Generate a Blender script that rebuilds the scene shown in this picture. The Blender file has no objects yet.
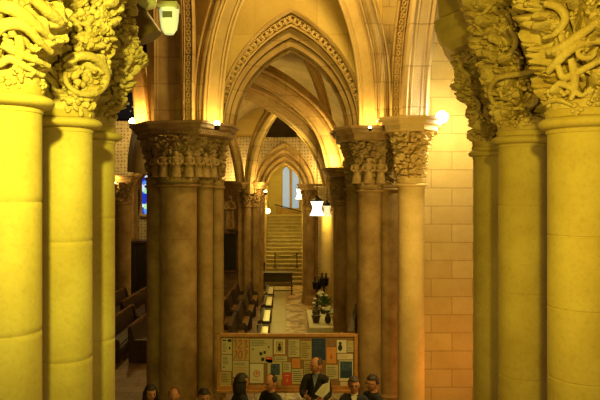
import bpy, bmesh, math, random
from mathutils import Vector, Matrix, noise
random.seed(7)
PI = math.pi
COL = bpy.context.scene.collection
CX, CY, F = 286.0, 188.0, 600.0          # vanishing point of the nave and focal length in pixels
FLOOR = -4.6

def P(px, py, Y):
    return Vector(((px-CX)*Y/F, Y, (CY-py)*Y/F))
def PX(px, Y): return (px-CX)*Y/F
def PZ(py, Y): return (CY-py)*Y/F

# ---------------------------------------------------------------- materials
def node_mat(name):
    m = bpy.data.materials.new(name); m.use_nodes = True
    nt = m.node_tree
    return m, nt, nt.nodes['Principled BSDF']

def plain(name, col, rough=0.6, metal=0.0, var=0.12, scale=12, bump=0.0):
    m, nt, b = node_mat(name)
    tc = nt.nodes.new('ShaderNodeTexCoord')
    n = nt.nodes.new('ShaderNodeTexNoise'); n.inputs['Scale'].default_value = scale; n.inputs['Detail'].default_value = 4
    nt.links.new(tc.outputs['Object'], n.inputs['Vector'])
    r = nt.nodes.new('ShaderNodeValToRGB')
    r.color_ramp.elements[0].position = 0.3; r.color_ramp.elements[1].position = 0.7
    r.color_ramp.elements[0].color = tuple(c*(1-var) for c in col)+(1,)
    r.color_ramp.elements[1].color = tuple(min(1, c*(1+var)) for c in col)+(1,)
    nt.links.new(n.outputs['Fac'], r.inputs['Fac']); nt.links.new(r.outputs['Color'], b.inputs['Base Color'])
    b.inputs['Roughness'].default_value = rough; b.inputs['Metallic'].default_value = metal
    if bump:
        bp = nt.nodes.new('ShaderNodeBump'); bp.inputs['Strength'].default_value = bump; bp.inputs['Distance'].default_value = 0.01
        nt.links.new(n.outputs['Fac'], bp.inputs['Height']); nt.links.new(bp.outputs['Normal'], b.inputs['Normal'])
    return m

def glow(name, col, s):
    m, nt, b = node_mat(name)
    b.inputs['Base Color'].default_value = (*col, 1)
    b.inputs['Emission Color'].default_value = (*col, 1)
    b.inputs['Emission Strength'].default_value = s
    return m

def stone(name, c0, c1, blotch=1.2, bump=0.35, bricks=None, dots=False, axes='xz', rough=0.85, mortar=0.55):
    """mottled stone; bricks=(width,height) adds ashlar joints; dots adds a punched pattern"""
    m, nt, b = node_mat(name); N = nt.nodes.new; L = nt.links.new
    tc = N('ShaderNodeTexCoord')
    n1 = N('ShaderNodeTexNoise'); n1.inputs['Scale'].default_value = blotch; n1.inputs['Detail'].default_value = 6; n1.inputs['Roughness'].default_value = 0.65
    n2 = N('ShaderNodeTexNoise'); n2.inputs['Scale'].default_value = 45; n2.inputs['Detail'].default_value = 5
    L(tc.outputs['Object'], n1.inputs['Vector']); L(tc.outputs['Object'], n2.inputs['Vector'])
    r = N('ShaderNodeValToRGB')
    r.color_ramp.elements[0].position = 0.32; r.color_ramp.elements[1].position = 0.68
    r.color_ramp.elements[0].color = (*c0, 1); r.color_ramp.elements[1].color = (*c1, 1)
    L(n1.outputs['Fac'], r.inputs['Fac'])
    col = r.outputs['Color']
    h = n2.outputs['Fac']; 
    r2 = N('ShaderNodeValToRGB'); r2.color_ramp.elements[0].position = .25; r2.color_ramp.elements[1].position = .5
    r2.color_ramp.elements[0].color = (.62, .58, .5, 1); r2.color_ramp.elements[1].color = (1, 1, 1, 1)
    L(n2.outputs['Fac'], r2.inputs['Fac'])
    mx = N('ShaderNodeMixRGB'); mx.blend_type = 'MULTIPLY'; mx.inputs[0].default_value = .3
    L(col, mx.inputs[1]); L(r2.outputs['Color'], mx.inputs[2]); col = mx.outputs[0]
    if bricks or dots:
        sp = N('ShaderNodeSeparateXYZ'); cb = N('ShaderNodeCombineXYZ'); L(tc.outputs['Object'], sp.inputs[0])
        ax = {'xz': ('X', 'Z'), 'yz': ('Y', 'Z'), 'xy': ('X', 'Y')}[axes]
        L(sp.outputs[ax[0]], cb.inputs['X']); L(sp.outputs[ax[1]], cb.inputs['Y'])
    if bricks:
        bk = N('ShaderNodeTexBrick'); L(cb.outputs[0], bk.inputs['Vector'])
        bk.inputs['Scale'].default_value = 1.0; bk.inputs['Brick Width'].default_value = bricks[0]; bk.inputs['Row Height'].default_value = bricks[1]
        bk.inputs['Mortar Size'].default_value = 0.012; bk.inputs['Mortar Smooth'].default_value = 0.3
        bk.inputs['Color1'].default_value = (1, 1, 1, 1); bk.inputs['Color2'].default_value = (.86, .82, .76, 1)
        bk.inputs['Mortar'].default_value = (mortar, mortar*.94, mortar*.86, 1)
        m2 = N('ShaderNodeMixRGB'); m2.blend_type = 'MULTIPLY'; m2.inputs[0].default_value = 1
        L(col, m2.inputs[1]); L(bk.outputs['Color'], m2.inputs[2]); col = m2.outputs[0]
        ma = N('ShaderNodeMath'); ma.operation = 'MULTIPLY_ADD'; ma.inputs[1].default_value = -1.2
        L(bk.outputs['Fac'], ma.inputs[0]); L(h, ma.inputs[2]); h = ma.outputs[0]
    if dots:
        v = N('ShaderNodeTexVoronoi'); v.inputs['Scale'].default_value = 7; L(cb.outputs[0], v.inputs['Vector']); v.inputs['Randomness'].default_value = .25
        rr = N('ShaderNodeValToRGB'); rr.color_ramp.elements[0].position = .22; rr.color_ramp.elements[1].position = .34
        rr.color_ramp.elements[0].color = (.42, .36, .28, 1); rr.color_ramp.elements[1].color = (1, 1, 1, 1)
        L(v.outputs['Distance'], rr.inputs['Fac'])
        m3 = N('ShaderNodeMixRGB'); m3.blend_type = 'MULTIPLY'; m3.inputs[0].default_value = 1
        L(col, m3.inputs[1]); L(rr.outputs['Color'], m3.inputs[2]); col = m3.outputs[0]
    L(col, b.inputs['Base Color'])
    bp = N('ShaderNodeBump'); bp.inputs['Strength'].default_value = bump; bp.inputs['Distance'].default_value = 0.02
    L(h, bp.inputs['Height']); L(bp.outputs['Normal'], b.inputs['Normal'])
    b.inputs['Roughness'].default_value = rough
    b.inputs['Specular IOR Level'].default_value = .25
    return m

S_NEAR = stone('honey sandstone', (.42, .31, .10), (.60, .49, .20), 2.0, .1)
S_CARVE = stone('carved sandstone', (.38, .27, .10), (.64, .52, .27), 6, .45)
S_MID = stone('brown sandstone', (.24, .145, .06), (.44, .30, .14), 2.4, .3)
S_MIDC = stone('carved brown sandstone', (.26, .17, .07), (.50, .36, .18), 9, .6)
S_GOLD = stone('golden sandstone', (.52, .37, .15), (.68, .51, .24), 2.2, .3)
S_RIB = stone('rib sandstone', (.42, .29, .12), (.60, .45, .22), 2.2, .3, bricks=(3.7, .52), mortar=.6)
S_WALL = stone('golden ashlar', (.52, .38, .14), (.66, .50, .22), 1.0, .5, bricks=(.86, .376), mortar=.68)
S_PLAS = stone('yellow plaster stone', (.58, .44, .15), (.70, .54, .20), 1.3, .2, bricks=(1.3, .8), mortar=.82)
S_PIL = stone('pilaster ashlar', (.50, .38, .21), (.62, .48, .28), 1.6, .4, bricks=(3.0, .78), mortar=.6)
S_DOT = stone('punched pattern stone', (.52, .44, .30), (.66, .56, .38), 1.4, .5, dots=True)
S_WEB = stone('vault web stone', (.46, .37, .22), (.60, .49, .30), 1.2, .3, bricks=(.55, .3), axes='xy', mortar=.7)
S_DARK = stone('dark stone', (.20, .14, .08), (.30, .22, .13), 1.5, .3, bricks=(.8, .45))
S_YEL = stone('stair wall stone', (.62, .50, .22), (.72, .60, .28), 1.5, .3, bricks=(.7, .4), axes='yz', mortar=.8)
S_STEP = stone('step stone', (.26, .20, .09), (.42, .34, .17), 2.5, .2)
M_FLOOR = stone('pink paving', (.26, .17, .12), (.42, .30, .22), 2.0, .2, bricks=(.7, .45), axes='xy', rough=.5)
M_MARB = stone('mottled marble paving', (.20, .09, .02), (.66, .50, .24), 3.6, .1, bricks=(.62, .36), axes='xy', rough=.38, mortar=.8)
for nd_ in M_MARB.node_tree.nodes:
    if nd_.type == 'VALTORGB' and abs(nd_.color_ramp.elements[0].position-.32) < .01: nd_.color_ramp.elements[0].position = .43; nd_.color_ramp.elements[1].position = .56
M_STRIP = stone('smooth pale paving', (.36, .29, .14), (.46, .38, .19), 1.2, .1, rough=.4)
W_PINE = plain('orange pine', (.42, .20, .06), .5, var=.2)
W_CORK = plain('cork', (.27, .15, .06), .9, var=.25, scale=60)
W_DARK = plain('dark walnut', (.055, .03, .018), .45, var=.3)
W_BENCH = plain('brown varnished wood', (.17, .085, .035), .22, var=.25, scale=6)
W_SEAT = plain('brown seat wood', (.34, .19, .07), .3, var=.2)
M_SHEEN = plain('wood with painted sheen', (.72, .62, .36), .25, var=.1)  # pale tone painted in for light reflecting off the bench seats
M_BLACK = plain('black metal', (.015, .013, .012), .4, metal=.6)
M_GREY = plain('pale grey enamel', (.62, .64, .48), .4)
M_DKPAINT = plain('blackened canvas', (.02, .017, .013), .5, var=.4)
M_CREAM = plain('cream paper', (.52, .46, .27), .8, var=.05)
M_WHITE = plain('white paper', (.66, .62, .46), .8, var=.03)
M_OCHRE = plain('yellowed paper', (.46, .36, .15), .8, var=.05)
M_ORANGE = plain('orange paper', (.62, .27, .07), .8, var=.05)
M_RED = plain('red paper', (.60, .07, .03), .8, var=.05)
M_BLUE = plain('navy print', (.02, .04, .10), .6, var=.2)
M_INK = plain('black ink', (.02, .018, .015), .7)
M_INKO = plain('rust ink', (.50, .14, .03), .7)
M_PHOTO = plain('printed photograph', (.05, .09, .14), .5, var=.7, scale=30)
M_SKIN = plain('skin', (.42, .19, .10), .5, var=.06)
M_SUIT = plain('black wool', (.016, .014, .013), .9, var=.3)
M_NAVY = plain('navy wool', (.02, .022, .032), .9, var=.3)
M_BROWNC = plain('brown cloth', (.05, .03, .02), .9, var=.3)
M_SHIRT = plain('grey blue shirt', (.13, .15, .17), .8, var=.1)
M_WSHIRT = plain('white shirt cloth', (.6, .55, .42), .8, var=.05)
M_HAIRD = plain('dark hair', (.018, .012, .008), .6, var=.4, scale=80)
M_HAIRG = plain('greying hair', (.055, .035, .022), .6, var=.4, scale=80)
M_LEAF = plain('green leaf', (.06, .16, .03), .5, var=.4, scale=20)
M_PETAL = plain('white petal', (.80, .80, .66), .6, var=.05)
M_CLOTH = plain('white altar cloth', (.72, .68, .50), .85, var=.06)
M_POT = plain('purple black glazed pot', (.035, .012, .018), .3, var=.2)

# ---------------------------------------------------------------- mesh helpers
def link(name, me, mat, parent=None):
    o = bpy.data.objects.new(name, me); COL.objects.link(o)
    if mat and not me.materials: me.materials.append(mat)
    if parent: o.parent = parent; o.matrix_parent_inverse = parent.matrix_world.inverted() if False else Matrix.Translation(-parent.location)
    return o
def obj(name, bm, mat, parent=None, smooth=False):
    me = bpy.data.meshes.new(name)
    bmesh.ops.recalc_face_normals(bm, faces=bm.faces[:])
    bm.to_mesh(me); bm.free()
    if smooth:
        for p in me.polygons: p.use_smooth = True
        try: me.set_sharp_from_angle(angle=R(40))
        except Exception: pass
    return link(name, me, mat, parent)
def R(d): return math.radians(d)
def tag(o, label, cat, group=None, kind=None):
    o['label'] = label; o['category'] = cat
    if group: o['group'] = group
    if kind: o['kind'] = kind
    return o
def thing(name, loc, label, cat, group=None, kind=None):
    o = bpy.data.objects.new(name, None); COL.objects.link(o); o.location = loc
    o.empty_display_size = .1
    return tag(o, label, cat, group, kind)
def struct(name, bm, mat, smooth=False):
    o = obj(name, bm, mat, None, smooth); o['kind'] = 'structure'; return o

def B(): return bmesh.new()
def box(bm, x0, x1, y0, y1, z0, z1, M=None, bev=0):
    vs = [Vector((x, y, z)) for x in (x0, x1) for y in (y0, y1) for z in (z0, z1)]
    if M: vs = [M @ v for v in vs]
    v = [bm.verts.new(p) for p in vs]
    fs = [bm.faces.new([v[i] for i in f]) for f in ((0,1,3,2),(4,6,7,5),(0,4,5,1),(2,3,7,6),(0,2,6,4),(1,5,7,3))]
    if bev:
        es = list({e for f in fs for e in f.edges})
        bmesh.ops.bevel(bm, geom=es, offset=bev, segments=2, affect='EDGES', profile=.6)
    return bm
def lathe(bm, cx, cy, prof, seg=48, a0=0, a1=2*PI, caps=True):
    rings = []
    full = abs(a1-a0-2*PI) < 1e-6
    n = seg if full else seg+1
    for r, z in prof:
        rings.append([bm.verts.new((cx+r*math.cos(a0+(a1-a0)*i/seg), cy+r*math.sin(a0+(a1-a0)*i/seg), z)) for i in range(n)])
    for a, b in zip(rings, rings[1:]):
        for i in range(seg):
            j = (i+1) % n
            bm.faces.new((a[i], a[j], b[j], b[i]))
    if caps and full:
        bm.faces.new(rings[0]); bm.faces.new(rings[-1])
    return bm
def smoothpath(pts, n=8):
    pts = [Vector(p) for p in pts]
    out = []
    P_ = [pts[0]*2-pts[1]] + pts + [pts[-1]*2-pts[-2]]
    for i in range(1, len(P_)-2):
        p0, p1, p2, p3 = P_[i-1:i+3]
        for k in range(n):
            t = k/n
            out.append(.5*((2*p1)+(p2-p0)*t+(2*p0-5*p1+4*p2-p3)*t*t+(3*p1-p0-3*p2+p3)*t**3))
    out.append(pts[-1]); return out
def sweep(bm, path, prof, up=Vector((0, -1, 0)), scale=None):
    """closed 2-D profile (across, along up) swept along a path; no roll"""
    rings = []
    n = len(path)
    for i, p in enumerate(path):
        T = (path[min(i+1, n-1)]-path[max(i-1, 0)]).normalized()
        U = (up-T*up.dot(T)).normalized(); W = T.cross(U)
        s = scale(i/(n-1)) if scale else 1
        rings.append([bm.verts.new(p+W*a*s+U*b*s) for a, b in prof])
    m = len(prof)
    for a, b in zip(rings, rings[1:]):
        for i in range(m): bm.faces.new((a[i], a[(i+1) % m], b[(i+1) % m], b[i]))
    bm.faces.new(rings[0]); bm.faces.new(rings[-1])
    return bm
def tube(bm, path, r, seg=8, scale=None):
    T = path[1]-path[0]
    up = Vector((0, 0, 1)) if abs(T.normalized().z) < .8 else Vector((1, 0, 0))
    return sweep(bm, path, [(r*math.cos(2*PI*i/seg), r*math.sin(2*PI*i/seg)) for i in range(seg)], up, scale)
def tubef(bm, path, r, seg=8, scale=None):
    """tube with parallel transported frame"""
    n = len(path); rings = []
    T = (path[1]-path[0]).normalized(); U = T.orthogonal().normalized()
    for i, p in enumerate(path):
        T = (path[min(i+1, n-1)]-path[max(i-1, 0)]).normalized()
        U = (U-T*U.dot(T)).normalized(); W = T.cross(U); rr = r*(scale(i/(n-1)) if scale else 1)
        rings.append([bm.verts.new(p+(W*math.cos(2*PI*k/seg)+U*math.sin(2*PI*k/seg))*rr) for k in range(seg)])
    for a, b in zip(rings, rings[1:]):
        for i in range(seg): bm.faces.new((a[i], a[(i+1) % seg], b[(i+1) % seg], b[i]))
    bm.faces.new(rings[0]); bm.faces.new(rings[-1]); return bm
def blob(bm, c, r, sc=(1, 1, 1), sub=2, rot=None):
    M = Matrix.Translation(c) @ (rot.to_4x4() if rot else Matrix()) @ Matrix.Diagonal((r*sc[0], r*sc[1], r*sc[2], 1))
    bmesh.ops.create_icosphere(bm, subdivisions=sub, radius=1, matrix=M)
def prism(bm, poly, z0, z1, top=None):
    """extrude a plan polygon; top = other polygon for a splay"""
    a = [bm.verts.new((x, y, z0)) for x, y in poly]; b = [bm.verts.new((x, y, z1)) for x, y in (top or poly)]
    n = len(a)
    for i in range(n): bm.faces.new((a[i], a[(i+1) % n], b[(i+1) % n], b[i]))
    bm.faces.new(a); bm.faces.new(b); return bm
def grow(poly, d):
    n = len(poly); out = []
    for i in range(n):
        p0 = Vector(poly[i-1]); p1 = Vector(poly[i]); p2 = Vector(poly[(i+1) % n])
        e1 = (p1-p0).normalized(); e2 = (p2-p1).normalized()
        n1 = Vector((e1.y, -e1.x)); n2 = Vector((e2.y, -e2.x))
        k = (n1+n2); k = k/(1+n1.dot(n2)); out.append(tuple(p1+k*d))
    return out
def stack_poly(bm, poly, layers):
    """moulded polygonal slab: layers = [(z, outward offset)]; polygon counter-clockwise"""
    rings = []
    for z, d in layers: rings.append([bm.verts.new((x, y, z)) for x, y in grow(poly, d)])
    n = len(poly)
    for a, b in zip(rings, rings[1:]):
        for i in range(n): bm.faces.new((a[i], a[(i+1) % n], b[(i+1) % n], b[i]))
    bm.faces.new(rings[0]); bm.faces.new(rings[-1]); return bm

# ---------------------------------------------------------------- columns and capitals
def interp(prof, t):
    for (t0, r0), (t1, r1) in zip(prof, prof[1:]):
        if t <= t1:
            k = (t-t0)/(t1-t0); return r0+(r1-r0)*k
    return prof[-1][1]
class Cap:
    def __init__(s, x, y, z0, z1, r0, prof, amp, freq, seed):
        s.x, s.y, s.z0, s.z1, s.r0, s.prof, s.amp, s.freq, s.seed = x, y, z0, z1, r0, prof, amp, freq, seed
    def rad(s, t): return s.r0*interp(s.prof, max(0, min(1, t)))
    def pt(s, th, t, off=0):
        r = s.rad(t)+off
        return Vector((s.x+r*math.cos(th), s.y+r*math.sin(th), s.z0+(s.z1-s.z0)*t))
    def relief(s, th, t):
        if t < .06: return 0
        r = s.rad(t); p = Vector((r*math.cos(th), r*math.sin(th), (s.z1-s.z0)*t))*s.freq+Vector((s.seed*7.3, s.seed*3.1, 0))
        w = noise.noise_vector(p*.8)*.55
        d, _ = noise.voronoi(p+w)
        gap = d[1]-d[0]
        leaf = min(1, max(0, (gap-.04)/.30)); leaf = leaf*leaf*(3-2*leaf)
        d2, _ = noise.voronoi((p+w)*2.1)
        lob = min(1, max(0, (d2[1]-d2[0]-.03)/.3))
        k = min(1, (t-.06)/.05)
        def pit(dd, a, b_):
            u = min(1, max(0, (dd-a)/(b_-a))); return 1-u*u*(3-2*u)
        hole = pit(d[2]-d[0], .10, .26)+.5*pit(d2[2]-d2[0], .10, .25)
        return s.amp*k*(leaf*.7*(1-.45*d[0]*d[0])+lob*.3*leaf+.08*noise.noise(p*4)*leaf-.38-.75*min(1.2, hole))
    def mesh(s, bm, nth, nt, a0=0, a1=2*PI):
        rows = []
        for j in range(nt+1):
            t = j/nt
            rows.append([bm.verts.new(s.pt(a0+(a1-a0)*i/nth, t, s.relief(a0+(a1-a0)*i/nth, t))) for i in range(nth)])
        for a, b in zip(rows, rows[1:]):
            for i in range(nth): bm.faces.new((a[i], a[(i+1) % nth], b[(i+1) % nth], b[i]))
        bm.faces.new(rows[0]); bm.faces.new(rows[-1])
    def hit(s, px, py):
        """where the bell's surface lies in direction (px, py): (angle, t)"""
        d = P(px, py, 1.0); Y = s.y-1.2
        while Y < s.y+.2:
            q = d*Y; t = (q.z-s.z0)/(s.z1-s.z0)
            if math.hypot(q.x-s.x, q.y-s.y) < s.rad(t): return math.atan2(q.y-s.y, q.x-s.x), t
            Y += .004
        q = d*s.y; return math.atan2(-.3, q.x-s.x), (q.z-s.z0)/(s.z1-s.z0)
    def curve(s, pix, off, n=6):
        pts = []
        for px, py in pix:
            th, t = s.hit(px, py); pts.append(s.pt(th, t, off))
        return smoothpath(pts, n)

def shaft_prof(r, z0, z1, joints, base=True):
    pr = []
    if base:
        pr += [(r*1.45, z0), (r*1.45, z0+.18), (r*1.3, z0+.2), (r*1.36, z0+.26), (r*1.25, z0+.33), (r*1.1, z0+.36), (r*1.16, z0+.41), (r, z0+.46)]
    else: pr.append((r, z0))
    pr.append((r, pr[-1][1]+.03))
    for j in sorted(joints):
        pr += [(r, j-.03), (r, j-.006), (r*.982, j-.003), (r*.982, j+.003), (r, j+.006), (r, j+.03)]
    pr.append((r, z1)); return pr
def neck_prof(r, z, h, k=1.26):
    pr = [(r*.99, z-h*.6), (r*1.03, z-h*.58), (r*1.05, z-h*.42)]
    for i in range(9):
        a = -PI/2+PI*i/8; pr.append((r*(1.02+(k-1.02)*math.cos(a)), z-h*.1+h*.28*math.sin(a)))
    pr += [(r*1.05, z+h*.28), (r*1.1, z+h*.5), (r*.9, z+h*.6)]
    return pr
BELL = [(0, 1.02), (.06, 1.04), (.2, 1.12), (.45, 1.4), (.7, 1.85), (.85, 2.1), (1, 2.2)]
BELLC = [(0,1.02),(.06,1.04),(.16,1.12),(.25,1.38),(.37,1.75),(.45,2.05),(.6,1.55),(.75,1.5),(1,1.9)]
BELLF = [(0,1.02),(.06,1.04),(.2,1.12),(.42,1.22),(.5,1.7),(.62,2.0),(.75,1.75),(.88,2.0),(1,2.2)]
BELL2 = [(0, 1.03), (.1, 1.05), (.35, 1.12), (.6, 1.22), (.8, 1.42), (.92, 1.55), (1, 1.55)]

def add_column(parent, x, y, r, z0, z1, capm, shaftm, bell, amp, freq, seed, joints, nth=180, nt=110, neck_h=.1, base=True, floor=FLOOR, nk=1.26):
    obj('shaft', lathe(B(), x, y, shaft_prof(r, floor, z0-neck_h*.4, joints, base), 56), shaftm, parent, True)
    obj('neck_ring', lathe(B(), x, y, neck_prof(r, z0, neck_h, nk), 56), shaftm, parent, True)
    c = Cap(x, y, z0+neck_h*.4, z1, r, bell, amp, freq, seed)
    b = B(); c.mesh(b, nth, nt)
    return c, obj('capital', b, capm, parent, True)

def leaf_cluster(bm, c, pix, size, n, rnd):
    """knots of lobed leaves and berries standing proud of the bell"""
    for px, py in pix:
        th, t = c.hit(px, py)
        for k in range(n):
            a = rnd.uniform(0, 2*PI); d = rnd.uniform(0, size*1.4)
            q = c.pt(th+math.cos(a)*d/c.rad(t), t+math.sin(a)*d/(c.z1-c.z0), rnd.uniform(.2, 1)*size*.6)
            blob(bm, q, size*rnd.uniform(.25, .5), (rnd.uniform(.6, 1.3), rnd.uniform(.6, 1.3), rnd.uniform(.5, 1.2)), 2,
                 Matrix.Rotation(rnd.uniform(0, 3), 3, Vector((rnd.uniform(-1, 1), rnd.uniform(-1, 1), rnd.uniform(-1, 1))).normalized()))

def oval(cx, cy, rx, ry, a0=0, a1=2*PI, n=14, spiral=0):
    return [(cx+rx*(1-spiral*i/n)*math.cos(a0+(a1-a0)*i/n), cy+ry*(1-spiral*i/n)*math.sin(a0+(a1-a0)*i/n)) for i in range(n+1)]

BELLN = [(t, r if t < .1 else r*1.2) for t, r in BELL]; BELLCN = [(t, r if t < .1 else r*1.2) for t, r in BELLC]
rnd = random.Random(3)
# --- near left cluster
NZ = .351
pl = thing('clustered_pier', (-1.2, 3.2, FLOOR), 'nearest cluster of bright yellow columns at the left edge, with huge leafy capitals', 'pier', kind='thing')
cA, oA = add_column(pl, PX(8, 2.6), 2.6, .138, NZ+.03, 1.45, S_CARVE, S_NEAR, BELLN, .10, 7, 1, [-.62, -.06, -1.4, -2.4, -3.4], 400, 240, .1, nk=1.38)
cB, oB = add_column(pl, PX(66, 3.2), 3.2, .135, NZ, 1.45, S_CARVE, S_NEAR, BELLN, .09, 8, 2, [-.28, -.9, -1.5, -2.4, -3.4], 400, 240, .1, nk=1.38)
cC, oC = add_column(pl, PX(94, 4.0), 4.0, .135, NZ, 1.45, S_CARVE, S_NEAR, BELLCN, .07, 8, 3, [-.2, -1.0, -1.7, -2.5, -3.4], 260, 180, .1, nk=1.38)
def vol(cap, capobj, pix, r, off=.02, sc=None, name='volute'):
    b = B(); tubef(b, cap.curve(pix, off), r, 12, sc or (lambda t: .55+.45*math.sin(PI*min(1, t+.15))))
    return obj(name, b, capobj.data.materials[0], capobj_parent(capobj), True)
def capobj_parent(o): return o
def link_sub(o): return o
for pix, r in (([(-8, 5), (15, 12), (35, 28), (50, 42)], .028), ([(-6, 38), (6, 26), (22, 27), (36, 42), (46, 52)], .025),
               ([(2, 46), (14, 52), (30, 60), (44, 66)], .02), ([(30, 0), (44, 12), (54, 24), (57, 34)], .026), ([(58, 45), (62, 56), (60, 68), (52, 76)], .02),
               ([(0, 66), (10, 60), (24, 68), (38, 76)], .018)):
    vol(cA, oA, pix, r)
for q_ in [(12, 78), (26, 72), (40, 84), (50, 86), (34, 50), (12, 36)]:
    b = B(); leaf_cluster(b, cA, [q_], .03, 9, rnd); obj('leaf_cluster', b, S_CARVE, oA, True)
vol(cB, oB, oval(82, 76, 17, 19, -2.6, 3.3, 16), .024, .035)
vol(cB, oB, [(64, 62), (74, 56), (88, 58)], .018)
vol(cB, oB, [(58, 0), (66, 12), (74, 22), (84, 26)], .018)
for q_ in [(66, 8), (78, 14), (90, 8), (86, 24), (94, 34), (88, 40), (100, 46), (106, 56), (78, 74), (86, 80), (76, 84), (84, 106), (96, 104), (104, 16), (104, 30), (108, 44), (88, 98), (76, 104), (70, 20), (84, 36), (96, 22), (98, 12)]:
    b = B(); leaf_cluster(b, cB, [q_], .042, 12, rnd); obj('leaf_cluster', b, S_CARVE, oB, True)
vol(cC, oC, [(118, 36), (126, 46), (128, 60), (122, 72)], .02)
for q_ in [(118, 12), (126, 20), (132, 30), (124, 36), (130, 52), (136, 60), (122, 60), (118, 80), (114, 96), (112, 112), (120, 100), (128, 44), (138, 50)]:
    b = B(); leaf_cluster(b, cC, [q_], .045, 10, rnd); obj('leaf_cluster', b, S_CARVE, oC, True)
poly = [(-2.1, 2.0), (-.78, 2.0), (-.74, 3.7), (-.86, 4.35), (-1.25, 4.7), (-2.1, 4.7)]
obj('abacus', stack_poly(B(), poly, [(1.44, -.12), (1.5, -.06), (1.52, 0), (1.72, .03), (1.74, .1), (2.0, .14)]), S_NEAR, pl)

# --- near right cluster
pr_ = thing('clustered_pier', (1.7, 4.3, FLOOR), 'nearest cluster of olive yellow columns at the right edge, with deeply carved scroll capitals', 'pier', kind='thing')
cD, oD = add_column(pr_, PX(583, 3.19), 3.19, .176, NZ, 1.3, S_CARVE, S_NEAR, BELL, .10, 7, 4, [-.25, -1.0, -.63, -2.4, -3.4], 400, 240, .11)
cE, oE = add_column(pr_, PX(523, 4.2), 4.2, .165, NZ-.01, 1.3, S_CARVE, S_NEAR, BELL, .10, 8, 5, [-.12, -.72, -1.3, -2.2, -3.2], 400, 240, .1)
cF, oF = add_column(pr_, PX(492, 5.5), 5.5, .165, NZ-.03, 1.3, S_CARVE, S_NEAR, BELLF, .08, 8, 6, [-.25, -1.05, -1.9, -2.8, -3.6], 260, 180, .1)
for pix, r in (([(552, 52), (566, 47), (580, 36), (598, 22), (612, 12)], .026), ([(560, 66), (566, 78), (580, 72), (598, 62), (612, 58)], .02), ([(552, 72), (560, 62), (575, 48), (590, 42), (604, 44), (612, 52)], .024),
               (oval(585, 53, 9, 7, 0, 5.5, 12, .5), .014), ([(548, 4), (560, 8), (567, 20), (558, 34), (548, 38)], .022), ([(536, 66), (541, 80), (540, 96), (532, 104)], .022),
               ([(556, 92), (562, 84), (572, 88), (582, 96), (590, 88)], .018), ([(548, 104), (560, 100), (574, 106)], .014)):
    vol(cD, oD, pix, r)
for q_ in [(556, 20), (574, 16), (590, 6), (584, 54), (570, 92), (594, 74), (590, 100), (576, 112), (552, 98), (600, 88), (564, 40)]:
    b = B(); leaf_cluster(b, cD, [q_], .03, 8, rnd); obj('leaf_cluster', b, S_CARVE, oD, True)
for pix, r in (([(548, 60), (536, 70), (522, 74), (508, 76), (498, 80), (493, 92), (498, 104), (512, 109), (526, 106), (534, 98)], .02), ([(468, 14), (480, 24), (490, 38)], .016),
               ([(508, 26), (516, 40), (512, 54), (500, 60)], .018), ([(536, 20), (528, 30), (532, 44)], .018), (oval(508, 92, 7, 9, 0, 5.2, 12, .4), .01),
               ([(538, 66), (543, 78), (540, 92)], .025)):
    vol(cE, oE, pix, r)
for q_ in [(500, 30), (510, 20), (520, 30), (526, 46), (516, 60), (505, 50), (512, 92), (506, 98), (528, 84), (500, 120), (514, 122), (528, 120), (540, 116), (500, 70), (524, 12), (492, 48)]:
    b = B(); leaf_cluster(b, cE, [q_], .034, 10, rnd); obj('leaf_cluster', b, S_CARVE, oE, True)
vol(cF, oF, [(452, 60), (462, 66), (470, 76), (472, 84)], .026)
vol(cF, oF, [(474, 96), (480, 104), (478, 118), (472, 124)], .02)
for q_ in [(470, 44), (478, 36), (486, 46), (476, 58), (464, 56), (456, 68), (466, 84), (462, 74), (476, 104), (484, 116), (476, 128), (486, 92), (484, 72), (468, 50)]:
    b = B(); leaf_cluster(b, cF, [q_], .04, 10, rnd); obj('leaf_cluster', b, S_CARVE, oF, True)
poly = [(1.50, 5.75), (1.35, 5.3), (1.48, 4.95), (1.34, 4.55), (1.20, 4.15), (1.34, 3.8), (1.3, 3.1), (1.3, 2.4), (2.6, 2.4), (2.6, 6.3), (1.75, 6.3)]
poly = poly[::1]
obj('abacus', stack_poly(B(), poly, [(1.22, -.10), (1.27, -.02), (1.36, 0), (1.38, .03), (1.47, .04), (1.50, .0), (1.9, .02)]), S_NEAR, pr_)

# --- middle piers (12 m away)
def pier(name, label, cols, apoly, az, capm, shaftm, bell=BELL2, amp=.05, freq=6, group=None, frieze=True):
    x0 = sum(c[0] for c in cols)/len(cols); y0 = sum(c[1] for c in cols)/len(cols)
    t = thing(name, (x0, y0, FLOOR), label, 'pier', group, 'thing')
    for i, (x, y, r, z0, z1) in enumerate(cols):
        add_column(t, x, y, r, z0, z1, capm, shaftm, bell, amp*1.25, freq, i+len(label), [z0-k*1.05-.3*(i % 2) for k in range(1, 4)], 150, 90, .11)
    z = az
    obj('abacus', stack_poly(B(), apoly, [(z, -.05), (z+.03, 0), (z+.12, 0), (z+.14, .05), (z+.2, .07), (z+.22, .12), (z+.27, .12)]), shaftm, t)
    return t
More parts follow.
